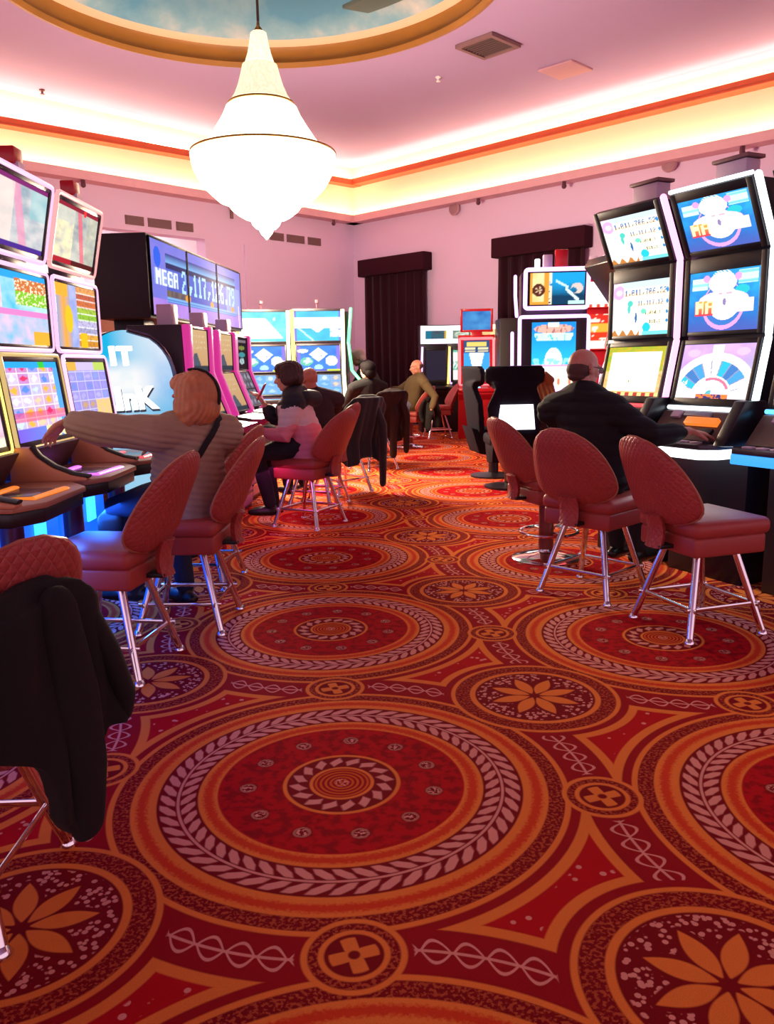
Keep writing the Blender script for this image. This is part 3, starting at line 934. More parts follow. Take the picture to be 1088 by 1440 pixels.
def pic_wheel_logo(u, v):                   # blue screen, white-pink emblem, pinkish glare painted over its lettering
    c = mixc(hx('#2d5fb4'), hx('#2f9fe0'), clamp(v*1.2)*fbm(u, v, 2)*1.4)
    if v < .3: c = mixc(c, hx('#5a5aa8'), .6*(1-v/.3))
    if disc(u, v, .5, .42, .30, .40): c = hx('#e79bd0')
    if disc(u, v, .5, .45, .27, .36): c = hx('#3d74c0')
    d = math.hypot((u-.48)/.9, v-.92)
    if disc(u, v, .48, .80, .20, .17) or (disc(u, v, .48, .86, .16, .16) and int((u+v)*40) % 2): c = hx('#e9fbff')
    if rect(u, v, .04, .70, .27, .90): c = hx('#c7f1fb') if int(v*26) % 4 else hx('#8fd0e6')
    if rect(u, v, .70, .76, .97, .97): c = hx('#c7f1fb') if int(v*26) % 4 else hx('#7cc7dd')
    if disc(u, v, .25, .88, .05, .06) or disc(u, v, .70, .88, .05, .06): c = hx('#ef9ad8')
    if disc(u, v, .76, .66, .10, .08): c = hx('#2fb9c4')
    if disc(u, v, .5, .50, .36, .17): c = hx('#f9cfe4')
    if rect(u, v, .10+.1*0, .30, .92, .52): c = hx('#ffe9f2')  # painted pinkish-white glare where the lettering would go on
    if disc(u, v, .52, .45, .22, .27): c = hx('#fff4fb')
    if txt('MA', u, v, .10, .30, .22, 1.3, True): c = hx('#fff2b0')
    elif rect(u, v, .09, .27, .36, .52) and u < .36: c = mixc(hx('#d8324e'), hx('#f0a84a'), clamp((v-.27)*4))
    if disc(u, v, .52, .48, .025, .06): c = hx('#8a7aa8')
    if disc(u, v, .46, .62, .03, .02) or disc(u, v, .58, .62, .05, .02): c = hx('#c8a8b8')
    return c
def pic_reels_pale(u, v):
    c = hx('#fff8d8')
    if rect(u, v, .07, .09, .93, .9): c = mixc(hx('#ffffff'), hx('#fff6cc'), fbm(u, v, 4, 3))
    else:
        n = fbm(u, v, 5, 9)
        c = mixc(hx('#d4a92c'), hx('#7dae3a'), n) if v > .5 else mixc(hx('#e9d8a0'), hx('#d8882c'), n)
    if v < .07: c = mixc(hx('#b8423c'), hx('#f6d488'), float(int(u*14) % 2))
    if disc(u, v, .45, .30, .012, .02): c = hx('#9a7838')
    return c
def pic_wheel(u, v):
    x, y = (u-.5)*1.28, v-.06
    r_ = math.hypot(x, y); a = math.atan2(y, x)
    c = mixc(hx('#b58ae0'), hx('#d9b4f0'), fbm(u, v, 6, 3))
    if u > .8: c = mixc(c, hx('#5ab4e8'), clamp((u-.8)*4)*(1-v))
    if u < .16 and v < .4: c = hx('#9cc4f0')
    if disc(u, v, .16, .84, .09, .07) or disc(u, v, .84, .86, .09, .07): c = hx('#f6b4e8')
    if y > -.02:
        if r_ < .78: c = hx('#fff0fb')
        if r_ < .64:
            k = int((a+.02)*11/PI); 
            c = (hx('#4a9ad0'), hx('#fdf3fb'), hx('#4478b8'), hx('#fff6e6'), hx('#34b4d0'))[(k*2+1) % 5]
            if abs(((a+.02)*11/PI) % 1-.5) > .43: c = hx('#8a90b8')
        if r_ < .36: c = hx('#ffeef6')
        if .28 < r_ < .33 and .4 < a < 2.: c = hx('#e0708c')
        if r_ < .17: c = hx('#fde4f0') if r_ > .1 or x > 0 else hx('#58b0b8')
    if rect(u, v, .42, .82, .58, .98): c = hx('#fffafc')
    if v < .08: c = mixc(hx('#3a3470'), hx('#e87a3c'), float(fbm(u, v, 7, 12) > .5)) if .3 < u < .75 else hx('#f4dce8')
    if (u < .14 or u > .86) and v < .34 and fbm(u, v, 8, 14) > .42: c = hx('#fff6fa')
    return c
def pic_left_top(u, v):
    n = fbm(u, v*1.5, 9, 3.2)
    c = mixc(hx('#7f8790'), hx('#d8d4c4'), n)
    k = (u-.62+.22*(v-.5))
    if abs(k) < .05: c = mixc(c, hx('#e2566c'), .75)
    if u < .42: c = mixc(c, hx('#f2e3b0') if v < .7 else hx('#c8c7b8'), clamp(fbm(u, v, 11, 7)*1.4-.2))
    if u > .75: c = mixc(c, hx('#8b8a5c'), .5*fbm(u, v, 3, 5))
    if v > .93: c = hx('#8a2436')
    if v < .09: c = hx('#a82430') if u < .45 else hx('#54201e')
    if .62 < u < .68 and v > .9: c = hx('#f03838')
    return c
def pic_left_top2(u, v):
    n = fbm(u, v*1.5, 19, 3.2)
    c = mixc(hx('#7c94a4'), hx('#e0d6d2'), n)
    if abs(u-.52+.25*(v-.5)) < .07: c = mixc(c, hx('#e880a8'), .6)
    if u < .40: c = mixc(c, hx('#efd8cc'), .6)
    if u > .7 and v > .5: c = mixc(c, hx('#7fc0c4'), .5)
    if v > .93: c = hx('#7a2a68')
    if v < .08: c = hx('#4a2c86')
    return c
def pic_left_mid(u, v):
    c = mixc(hx('#7d8fd0'), hx('#b6b8e0'), fbm(u, v, 12, 5))
    if u < .34: c = mixc(hx('#e8a02a'), hx('#6f9ad0'), clamp(abs(u-.2)*5)); 
    if u < .3 and v > .8: c = hx('#f0a638')
    if disc(u, v, .30, .45, .09, .22): c = hx('#d8b828')
    if u > .5:
        k = int(v*9)
        c = (hx('#c8862c'), hx('#d8a040'), hx('#a09cc0'), hx('#b8b0d4'), hx('#8cb838'), hx('#a0bc40'), hx('#c86c3c'), hx('#b85c40'), hx('#e09858'))[clamp(k, 0, 8)]
        if (v*9) % 1 < .18: c = mixc(c, (1, 1, 1), .5)
        if fbm(u, v, 13, 22) > .6: c = mixc(c, (.1, .06, .1), .35)
    if .55 < u < .72 and v < .25: c = hx('#f2b420')
    return c
def pic_left_mid2(u, v):
    c = mixc(hx('#3fb4e4'), hx('#c8e4f0'), fbm(u, v, 14, 4))
    if v > .9: c = hx('#2f9ce0')
    if u < .18: c = mixc(hx('#e8a8b0'), hx('#f0d8e0'), fbm(u, v, 15, 8))
    if u > .42 and .55 < v < .92:
        c = hx('#c8703c') if v > .74 else hx('#7fc02c')
        if fbm(u, v, 16, 22) > .58: c = hx('#f0e0c0')
    if v < .40:
        c = mixc(hx('#e8c0d8'), hx('#68b8d8'), fbm(u, v, 17, 6))
        if u > .7 and v < .2: c = hx('#e0a838')
    if .40 < v < .48: c = hx('#e480c0')
    return c
def grid_pic(cols, rows, palette, bg, seed, line='#f0e8f4'):
    P = [hx(p) for p in palette]; B = hx(bg); L = hx(line)
    def f(u, v):
        i, j = int(u*cols), int(v*rows)
        x, y = u*cols-i, v*rows-j
        if x < .05 or y < .06: return L
        c = P[int(hash2(i, j, seed)*len(P)) % len(P)]
        k = mnoise.noise(Vector((u*cols*2.6+seed, v*rows*2.6, seed)))
        if abs(x-.5)+abs(y-.5) < .33+.2*k: return c
        return mixc(B, c, .35+.2*k)
    return f
g1 = grid_pic(5, 7, ('#f0c8a0', '#d83868', '#e8b040', '#c8d8f4', '#f4ecd8', '#5a8ae0'), '#b8a0e0', 1)
def pic_left_low2(u, v):
    if v > .92: return mixc(hx('#2f9fe8'), hx('#38c040'), float(.62 < u < .74))
    if v < .16: 
        c = mixc(hx('#7a5ae0'), hx('#5898f0'), u)
        if u > .5 and fbm(u, v, 21, 8) > .4: c = hx('#e8dca0')
        return c
    if .24 < v < .36: return mixc(g1(u, v), hx('#e02c5c'), .6)
    if u > .9: return hx('#58a0e0')
    return g1(u, v)
g2 = grid_pic(5, 7, ('#9a90e0', '#b0a8e8', '#8898e0', '#a8a0d8', '#7a88d8', '#c09870'), '#9088d4', 2, '#c8c4f0')
def pic_left_low(u, v):
    if v > .88: return hx('#d8a848') if u < .25 else (hx('#b4c860') if u > .7 else hx('#c4b4dc'))
    if u > .60 and v < .42: return mixc(hx('#e8c458'), hx('#d8b0a0'), fbm(u, v, 23, 8))
    return g2(u, v)
def pic_left_far(u, v): 
    c = mixc(hx('#e8c8d8'), hx('#b08898'), fbm(u, v, 25, 5))
    return hx('#fff0c8') if v < .1 else c
def pic_mega(u, v, k):
    """one third of the jackpot display, k = 0, 1, 2"""
    w = (u+k)/3
    c = mixc(hx('#6a74dc'), hx('#8d84e0'), fbm(w*3, v, 31, 2))
    if v < .22: c = mixc(hx('#9a7ae0'), hx('#c090e8'), fbm(w*3, v, 32, 3))
    if rect(w, v, .13, .20, .92, .86):
        c = mixc(hx('#4450b8'), hx('#5a70d8'), v)
        if v > .74: c = mixc(hx('#7fb8f0'), hx('#3c3c90'), clamp((v-.74)/.12))
        if v < .28: c = hx('#7cb4f0') if int(v*60) % 2 else hx('#4c74d0')
        if .28 < v < .36: c = mixc(hx('#3a3068'), hx('#8c7848'), fbm(w*6, v, 33, 5)) if w < .34 else c
        if .66 < v < .74: c = hx('#2c2860')
    if disc(w, v, .06, .78, .03, .14): c = hx('#2f62e8')
    if w > .78 and rect(w, v, .78, .25, .98, .7): c = mixc(c, hx('#a8b8f4'), .6)
    for x in (.33, .60, .87):
        if disc(w, v, x, .31, .022, .05): c = hx('#e89c2c')
    big = '2,117,126.79'
    if txt(big, w, v, .275, .36, .33, 5.35, True): c = hx('#b4e4ff')
    if rect(w, v, .025, .42, .245, .64): c = mixc(c, hx('#b8d8ff'), .35)
    if txt('MEGA', w, v, .04, .42, .22, 3.6, True): c = hx('#eef6ff')
    if w > .955 and abs(w-.965+.02*(v-.2)) < .008 and v < .4: c = hx('#ffd8ff')
    return c
def pic_link(u, v):
    c = mixc(hx('#c4ecfa'), hx('#ffffff'), clamp(1.5*fbm(u, v, 41, 3)-.1+.5*(v > .3)-.3*(v < .25)))
    k = clamp((u-.55)*2.2)*clamp(1.2-v); c = mixc(c, hx('#4fb0f4'), clamp(k*1.3*fbm(u, v, 43, 3)+.4*k))
    if v > .62: c = mixc(c, hx('#19bdf0'), clamp((v-.62)*7)*clamp(1.5-u*1.7))
    if v < .5: c = mixc(c, hx('#7cc4ec'), .75*clamp((.5-v)*5))
    return c
def pic_tan(u, v):
    c = mixc(hx('#d8a878'), hx('#e4bc8c'), v)
    if v < .42 and u < .62 and abs(u-.28) < .30*(1-v/.42)+.08: c = hx('#5a6474')
    if v < .12: c = hx('#3c4450')
    if .1 < u < .9 and int(v*22) % 3 == 0 and .55 < v < .95 and fbm(u, v, 51, 12) > .5: c = mixc(c, hx('#f4e0b8'), .5)
    return c
def pic_darkreel(u, v):
    c = hx('#2a2028')
    if .86 < v < .94 and .1 < u < .9: c = hx('#8a7c88')
    if disc(u, v, .5, .68, .28, .07): c = hx('#8a9048')
    if disc(u, v, .5, .46, .30, .08): c = hx('#4a9aa4')
    if disc(u, v, .5, .26, .24, .10) and fbm(u, v, 52, 8) > .42: c = hx('#b8d0d8')
    return c
g3 = grid_pic(3, 4, ('#a8a4b4', '#8c90a4', '#6c94a0', '#b8a4a0'), '#3c3844', 5, '#2c2830')
def pic_blue_top(u, v):
    c = mixc(hx('#1f9fe0'), hx('#36c4ec'), fbm(u, v, 61, 3))
    if u < .06 or u > .94: c = hx('#6a72e0')
    w = abs(u-.5)
    if .44 < v < .78-.1*(1-w*2)*0 and fbm(u*2, v, 62, 4) > .12: c = hx('#fffdf4')
    if v > .28 and w < (v-.28)*.9 and v < .8 and w < .14: c = hx('#ffffff')
    if u > .76 and .12 < v < .42 and fbm(u, v, 63, 5) > .45: c = hx('#e4f4fc')
    if abs((v-.4)+(u-.12)*1.4) < .03 and u < .42: c = hx('#c8f0ff')
    return c
def pic_blue_top2(u, v):
    c = mixc(hx('#28b4ec'), hx('#7fe0f8'), fbm(u, v, 64, 3))
    if v < .78 and u < .55+.55*(.8-v) and v > .1: c = hx('#f8ffff')
    if disc(u, v, .74, .76, .03, .05): c = hx('#e8ffff')
    return c
def pic_blue_mid(u, v):
    c = mixc(hx('#1766d8'), hx('#2f8ce8'), fbm(u, v, 65, 4))
    if u < .07 or u > .93: c = hx('#7c6ce0')
    if abs(u-.5)+abs(v-.66)*.8 < .22: c = hx('#f4f8fc')
    if disc(u, v, .52, .72, .012, .02) or disc(u, v, .46, .62, .012, .02) or disc(u, v, .57, .6, .012, .02): c = hx('#384890')
    if disc(u, v, .22, .38, .15, .17): c = hx('#5cc0a0') if fbm(u, v, 66, 7) > .45 else hx('#c8ecf0')
    if disc(u, v, .80, .40, .14, .20) or disc(u, v, .14, .80, .13, .08): c = hx('#e4f0fc')
    if disc(u, v, .50, .14, .10, .12): c = hx('#a8e0f4')
    if v < .06: c = hx('#c8d838') if u > .7 else hx('#4858c8')
    return c
g4 = grid_pic(4, 3, ('#c8e4f8', '#8cc4f0', '#d8c8b0', '#a8d0f4'), '#3c8cdc', 6, '#5ca8e8')
def pic_purple_top(u, v):
    if u < .34:
        c = mixc(hx('#f0cc7c'), hx('#fbeec0'), fbm(u, v, 71, 4))
        if abs(u-.30) < .04 or u < .05 or v < .1: c = hx('#e09a38')
        r_ = math.hypot((u-.16)*1.7, v-.46)
        if r_ < .2: c = hx('#5a2c24') if (r_ > .12 or int(math.atan2(v-.46, u-.16)*2) % 2) else hx('#d8b890')
        return c
    c = mixc(hx('#123c5c'), hx('#1ca0e0'), clamp((v-.35)*2.2+fbm(u, v, 72, 3)*.4))
    if u < .40 and fbm(u, v, 73, 8) > .35: c = hx('#f8e8c8')
    if disc(u, v, .86, .50, .11, .17) and not disc(u, v, .80, .44, .06, .09): c = hx('#d8c8c0')
    if abs(v-.72+(u-.5)*.9) < .04 and .48 < u < .7: c = hx('#c8ecf4')
    if abs(v-.30+(u-.78)*1.6) < .06 and .66 < u < .9: c = hx('#dcf4f4')
    if v < .12 and u > .7: c = hx('#bce8e8')
    return c
def pic_purple_main(u, v):
    c = mixc(hx('#f4ecf8'), hx('#ffffff'), fbm(u, v, 74, 3))
    if v > .36:
        c = mixc(hx('#28b8e8'), hx('#1c84d4'), clamp((v-.36)*1.9))
        if disc(u, v, .5, .42, .20, .20): c = hx('#e8fbff')
        if v < .46 and fbm(u, v, 75, 9) > .5: c = hx('#8ce4e4')
    if .72 < v < .84 and .06 < u < .94 and abs(u-.5) < .47-(.84-v)*.8: c = hx('#c4f4f0') if fbm(u*2, v, 76, 9) > .3 else hx('#4cbcd8')
    if disc(u, v, .5, .90, .45, .07): c = hx('#e0a898') if fbm(u*2, v, 77, 9) > .35 else hx('#a86c6c')
    if rect(u, v, .36, .93, .62, .985): c = hx('#fff4e0')
    if v < .20:
        k = int(u*4); r_ = math.hypot((u*4-k-.5)/4, (v-.11)*.6)
        if r_ < .055: c = hx('#f4e4c8') if r_ > .03 else hx('#d07858')
    if .335 < v < .36: c = hx('#e0a0c8')
    return c
def pic_red_low(u, v):
    c = mixc(hx('#f4f8fc'), hx('#ffffff'), fbm(u, v, 81, 3))
    if .30 < v < .72 and (abs(u-.5) > .30-(.72-v)*.4): c = hx('#3c9ce8')
    if v > .72: 
        c = hx('#2c4a78')
        if abs(v-.9) < .05 and .1 < u < .9: c = hx('#e8c868')
        if (abs(v-.81) < .028 or abs(v-.745) < .02) and abs((u % .5)-.25) < .2: c = hx('#e8d8a8')
    return c
def pic_red_top(u, v): return mixc(hx('#2868c0'), hx('#5cb0ec'), fbm(u, v, 82, 2.5))
def pic_far_a(u, v): return hx('#1c7088') if u < .3 else (hx('#d8a82c') if u > .92 else mixc(hx('#4a4048'), hx('#2a6878'), fbm(u, v, 83, 3)))
def pic_far_b(u, v): return mixc(hx('#788c7c'), hx('#e8f0e0'), float(disc(u, v, .5, .5, .42, .4))*fbm(u, v, 84, 5))
def pic_far_low(u, v): return hx('#f4f8f0') if int(v*3.2) % 2 == 0 or fbm(u, v, 85, 5) > .55 else hx('#68b8a0')
def pic_far_c(u, v): return mixc(hx('#e88c2c'), hx('#fff0b8'), fbm(u, v, 86, 6))
def pic_sign_white(u, v): return hx('#fffdf6') if v > .12 else mixc(hx('#e83c2c'), hx('#fff0e0'), float(int(u*14) % 2))
def pic_redrows(u, v):
    k = int(v*4)
    return (hx('#fff4e4'), hx('#e0381c'), hx('#f8a838'), hx('#d82c20'))[k % 4] if fbm(u, v, 87, 6) < .62 else hx('#fff0d8')

def tilt_frame(c, yb, zb, yt, zt):
    up = Vector((0, yt-yb, zt-zb)); h = up.length; up.normalize()
    n = Vector((1, 0, 0)).cross(up)            # towards the player (-y)
    return up, n, h
def add_screen(parent, yb, zb, yt, zt, w, pic, nx=48, ny=40, bezel=.03, frame=None, fr_t=.02, strength=1.35, x0=0., bez_m=None, side=None, name='screen'):
    """bezel frame + emissive picture between the bottom edge (yb,zb) and the top edge (yt,zt)"""
    up, n, h = tilt_frame(0, yb, zb, yt, zt)
    o = Vector((x0, yb, zb))
    bz = bezel if hasattr(bezel, '__len__') else (bezel,)*4      # left, right, bottom, top
    Wx = Vector((1, 0, 0))
    def P(a, b_, d=0.): return o+Wx*(a-w/2)+up*b_+n*d
    mb = MB()
    def slab(a0, a1, b0, b1, d0, d1, bev=.006):
        t = bmesh.new()
        v = [t.verts.new(P(a, b_, d)) for a in (a0, a1) for b_ in (b0, b1) for d in (d0, d1)]
        for f in ((0, 1, 3, 2), (4, 6, 7, 5), (0, 4, 5, 1), (2, 3, 7, 6), (0, 2, 6, 4), (1, 5, 7, 3)): t.faces.new([v[i] for i in f])
        bmesh.ops.recalc_face_normals(t, faces=t.faces[:])
        if bev: bmesh.ops.bevel(t, geom=t.edges[:], offset=bev, segments=2, profile=.5, affect='EDGES')
        mb.merge(t)
    slab(0, w, 0, h, -.05, -.002)
    slab(0, bz[0], 0, h, -.01, .012, .004); slab(w-bz[1], w, 0, h, -.01, .012, .004)
    slab(bz[0], w-bz[1], 0, bz[2], -.01, .011, .003); slab(bz[0], w-bz[1], h-bz[3], h, -.01, .011, .003)
    hs = mb.obj('screen_housing', bez_m or M_black, parent)
    mb = MB()
    a0, a1, b0, b1 = bz[0], w-bz[1], bz[2], h-bz[3]
    mb.sheet(lambda a, c: P(a0+(a1-a0)*a, b0+(b1-b0)*c, .003), nx, ny)
    sc = mb.obj(name, screen_mat(strength), hs, smooth=False)
    at = sc.data.color_attributes.new('picture', 'FLOAT_COLOR', 'POINT')
    cols = []
    for i in range(nx+1):
        for j in range(ny+1):
            cols += [*pic(min(.9999, i/nx), min(.9999, j/ny)), 1.]
    at.data.foreach_set('color', cols)
    if frame:
        mb = MB()
        t_ = fr_t
        loop = [P(-.004, -.004, .01), P(w+.004, -.004, .01), P(w+.004, h+.004, .01), P(-.004, h+.004, .01)]
        def corner_loop(rad):
            pts = []
            for k, (a, b_) in enumerate(((-.004, -.004), (w+.004, -.004), (w+.004, h+.004), (-.004, h+.004))):
                sx = 1 if a < w/2 else -1; sy = 1 if b_ < h/2 else -1
                cx, cy = a+sx*rad, b_+sy*rad
                s0 = (180, 270, 0, 90)[k]
                for q in (0, 30, 60, 90): pts.append(P(cx+rad*cos(R(s0+q)), cy+rad*sin(R(s0+q)), .008))
            return pts
        pts = corner_loop(.03); pts.append(pts[0])
        mb.tube(pts, t_/2, 8, up=n); mb.obj('light_frame', frame, hs)
    if side:
        for sx, m, wd in side:
            mb = MB()
            a = w+.012+wd/2 if sx > 0 else -.012-wd/2
            mb.tube([P(a, .0, .0), P(a, h, .0)], wd/2, 10, flat=(1, 1), round_ends=True); mb.obj('light_strip', m, hs)
    return hs

def side_body(parent, poly, w, m, name='cabinet', bev=.008, x0=0.):
    mb = MB(); mb.prism(poly, x0-w/2, x0+w/2, 'X', bev); return mb.obj(name, m, parent)

# glows
G_pink = glow('pink_strip', (1., .42, .82), 1.7)
G_pinkw = glow('pink_white_strip', (1., .55, .84), 1.05)
G_white = glow('white_blue_strip', (.80, .92, 1.), 2.6)
G_cyan = glow('cyan_strip', (.10, .52, 1.), 2.2)
G_red = glow('red_strip', (1., .10, .12), 1.0)
G_yel = glow('yellow_strip', (1., .66, .12), 2.4)
G_yelw = glow('warm_white_strip', (1., .86, .50), 2.6)
G_green = glow('green_strip', (.12, 1., .34), 2.0)
G_purp = glow('purple_strip', (.80, .42, 1.), 2.4)
G_mag = glow('magenta_panel', (.72, .03, .30), .8)
G_blue = glow('blue_panel', (.004, .09, 1.), 1.5)
G_cysq = glow('cyan_square', (.05, .55, 1.), 1.6)
G_orange = glow('orange_strip', (1., .24, .03), .85)
G_violet = glow('violet_strip', (.72, .16, .95), 1.3)
M_cab = mat('black_cabinet', '#17131b', .35)
M_cabp = mat('dark_plum_cabinet', '#2a1a28', .4)
M_steel = mat('dark_grey_console', '#4a4048', .35, .3)
M_tan = mat('copper_tan_trim', '#cf8a66', .4, .1)
M_mag = mat('magenta_gloss', '#b81e68', .25)
M_redg = mat('red_gloss', '#c01c28', .25)
M_brownc = mat('brown_cabinet', '#3e2a24', .5)
M_pale = mat('pale_lilac_plastic', '#c9b0c8', .4)

# ---- right bank: three-screen machines
def tower(name, label, loc, rz, pics, strip, top_strip=None, deck_edge=None, low_edge=None, left=True, nx=112, ny=92, strength=1.4):
    t = thing(name, label, 'slot machine', loc, rz, None)
    W = .60
    poly = [(.42, 0), (.42, 1.9), (.12, 2.35), (-.12, 2.35), (.03, 1.97), (.03, 1.48), (-.05, 1.07), (-.02, .92), (-.05, .80), (-.06, 0)]
    side_body(t, poly, W-.02, M_cab)
    side = [(1, strip, .042)]
    kw = dict(nx=nx, ny=ny, strength=strength)
    add_screen(t, 0, 1.985, -.165, 2.345, W, pics[0], bezel=(.04, .045, .03, .055), side=side, **kw)
    add_screen(t, 0, 1.50, 0, 1.965, W, pics[1], bezel=(.04, .04, .025, .085), side=side, **kw)
    add_screen(t, -.085, 1.075, 0, 1.475, W, pics[2], bezel=(.03, .03, .045, .03), side=side, **kw)
    if top_strip:
        mb = MB(); mb.tube([(-W/2, -.17, 2.36), (W/2, -.17, 2.36)], .012, 8); mb.obj('light_strip', top_strip, t)
    if low_edge:
        mb = MB(); mb.tube([(-W/2, -.10, 1.06), (W/2+.03, -.10, 1.06)], .013, 8); mb.obj('light_strip', low_edge, t)
    # console between screen and deck
    mb = MB(); mb.prism([(-.16, 1.045), (-.30, .885), (-.05, .885), (-.05, 1.045)], -W/2+.03, W/2-.03, 'X', .006); cn = mb.obj('console_panel', mat('brown_grey_console', '#5c4440', .4), t)
    sl = Vector((0, -.14, -.16)).normalized(); nn = Vector((0, -.16, .14)).normalized()
    def onslope(x, k, w, h, m, nm, th=.02):
        c = Vector((x, -.16, 1.045))+sl*k+nn*th/2
        M = Matrix((Vector((1, 0, 0)), -sl, nn)).transposed().to_4x4()
        mb = MB(); mb.box(c, (w, h, th), M, bev=.004); mb.obj(nm, m, cn)
    onslope(-.14, .035, .07, .05, M_pale, 'card_reader')
    onslope(.02, .03, .20, .03, mat('blue_grey_plastic', '#8c94b0', .4), 'key_pad')
    onslope(.09, .085, .24, .05, G_orange, 'note_acceptor', .03)
    onslope(.16, .155, .09, .045, M_black, 'ticket_slot')
    mb = MB(); mb.prism([(-.02, 1.12), (-.20, 1.12), (-.36, .87), (-.20, .86), (-.02, .90)], W/2-.01, W/2+.07, 'X', .01); mb.obj('divider_arm', M_cab, t)
    # deck
    dp = [(-W/2-.02, -.02), (-W/2-.02, -.33), (-W/2+.05, -.42), (W/2-.05, -.42), (W/2+.02, -.33), (W/2+.02, -.02)]
    mb = MB(); mb.prism(dp, .845, .875, 'Z', .006); dk = mb.obj('button_deck', M_steel, t)
    mb = MB(); mb.prism([(x*1.006, y*1.012) for x, y in dp], .79, .843, 'Z', .006); mb.obj('deck_edge_light', deck_edge or M_cab, dk)
    for k in range(5):
        mb = MB(); mb.box((-.2+.09*k, -.345, .879), (.06, .045, .012), bev=.004); mb.obj('button', M_pale, dk)
    mb = MB(); mb.box((.02, -.22, .878), (.36, .12, .01), bev=.003); mb.obj('touch_panel', mat('grey_blue_glass', '#6d7890', .2), dk)
    # topper
    mb = MB(); mb.box((-.0, .06, 2.41), (.22, .12, .17), bev=.008); tp = mb.obj('topper', M_pale, t)
    mb = MB(); mb.box((0, .06, 2.508), (.26, .15, .022), bev=.005); mb.obj('topper_cap', mat('plum_brown_plastic', '#7c5058', .5), tp)
    return t
RZB = math.atan2(-.89, .45)
tower('slot_machine', 'three-screen slot machine with a wheel picture, right of the man in the black jacket', (2.045, 5.065, 0), RZB, (pic_wheel_logo, pic_wheel_logo, pic_wheel), G_white, G_white, glow('white_deck_edge', (.90, .95, 1.), 2.6), G_white)
tower('slot_machine', 'three-screen slot machine with pale jackpot tables, facing the man in the black jacket', (1.735, 5.68, 0), RZB, (pic_jackpot, pic_jackpot, pic_reels_pale), G_pink, None, G_red, G_red, strength=1.35)
tower('slot_machine', 'slot machine cut off by the right picture edge, cyan-lit deck', (2.375, 4.42, 0), RZB, (pic_wheel_logo, pic_wheel_logo, pic_wheel), G_cyan, None, glow('cyan_deck_edge', (.04, .34, 1.), 1.3), G_cyan, nx=24, ny=20)

# ---- left bank
def curve_cab(label, loc, rz, pics, frames, deck_light, nx=84, ny=84, strength=1.25, base=True):
    t = thing('slot_machine', label, 'slot machine', loc, rz)
    W = .69
    side_body(t, [(.40, .0), (.40, 1.82), (.10, 1.9), (.06, 1.84), (.06, 1.45), (-.02, 1.0), (.02, .86), (.10, .80), (.10, 0)], W-.04, M_cabp)
    mb = MB(); mb.box((0, .07, 1.90), (.30, .08, .16), bev=.01); mb.obj('screen_neck', M_cabp, t)
    add_screen(t, .03, 1.925, -.05, 2.30, W, pics[0], nx, ny, .03, frames[0], .027, strength, bez_m=M_cabp)
    add_screen(t, .02, 1.465, .02, 1.86, W, pics[1], nx, ny, .022, frames[1], .024, strength, bez_m=M_cabp)
    add_screen(t, -.05, .985, 0, 1.43, W, pics[2], nx, ny, .03, frames[2], .022, strength, bez_m=M_cabp)
    mb = MB(); mb.box((.0, .0, 2.38), (.10, .08, .08), bev=.008); tp = mb.obj('topper', M_redg, t)
    mb = MB(); mb.box((.0, -.02, 2.32), (.07, .06, .06)); mb.obj('topper_post', M_pale, tp)
    # lower panel, copper arms, deck
    mb = MB(); mb.prism([(-.11, .985), (-.02, .835), (.08, .835), (.05, .985)], -W/2+.03, W/2-.03, 'X', .006); mb.obj('lower_panel', mat('plum_grey_panel', '#4c3338', .5), t)
    for sx in (-1,):
        prof = [(-.12, 1.0), (-.15, .955), (-.22, .905), (-.31, .868), (-.38, .855), (-.38, .835), (-.02, .835), (-.02, 1.0)]
        mb = MB(); mb.prism(prof, sx*W/2-.035, sx*W/2+.035, 'X', .008); arm = mb.obj('console_arm', M_tan, t)
        mb = MB(); mb.tube([(sx*W/2, y-.004, z+.004) for y, z in prof[:5]], .016, 8, flat=(1.9, .6)); mb.obj('arm_edge', M_black, arm)
    dp = [(-W/2-.02, .0), (-W/2-.02, -.36), (-W/2+.12, -.44), (W/2-.14, -.44), (W/2+.02, -.32), (W/2+.02, .0)]
    mb = MB(); mb.prism(dp, .815, .84, 'Z', .006); dk = mb.obj('button_deck', mat('copper_brown_deck', '#b07a62', .35, .1), t)
    mb = MB(); mb.prism([(x*.985, y*.97) for x, y in dp], .755, .815, 'Z', .008); mb.obj('deck_underside', M_cab, dk)
    pts = [(.16, -.14, .845), (-.14, -.14, .845), (-.17, -.36, .845), (.12, -.38, .845)]
    mb = MB(); mb.tube(pts, .016, 8, flat=(1.4, .5)); mb.obj('light_guide', deck_light, dk)
    mb = MB(); mb.box((0, -.255, .842), (.24, .16, .008), bev=.003); mb.obj('touch_panel', mat('mauve_glass', '#6a5862', .2), dk)
    mb = MB(); mb.lathe([(.062, .84), (.065, .852), (.05, .862), (.0495, .866)], 28, (-.22, -.19, 0)); mb.obj('spin_button', M_black, dk)
    # blue luminous base and dark plinth
    mb = MB(); mb.box((0, .085, .42), (W+.04, .02, .74), bev=.004); bs = mb.obj('base_panel', G_blue, t)
    mb = MB(); mb.box((.10, .066, .50), (.13, .015, .15), bev=.003); mb.obj('logo_tile', G_cysq, bs)
    mb = MB(); mb.lathe([(.055, .02), (.055, .76)], 20, (W/2, -.02, 0)); mb.obj('deck_column', mat('maroon_column', '#6c2230', .35, .2), t)
    mb = MB(); mb.box((0, .09, .03), (W, .10, .06), bev=.006); mb.obj('plinth', M_cab, t)
    return t
RL = R(90)
curve_cab('left slot machine with a red-and-white framed top screen beside the LINK panel', (-1.79, 4.96, 0), RL, (pic_left_top, pic_left_mid, pic_left_low), (glow('red_white_frame', (1., .40, .40), 1.0), G_pinkw, G_pink), G_red)
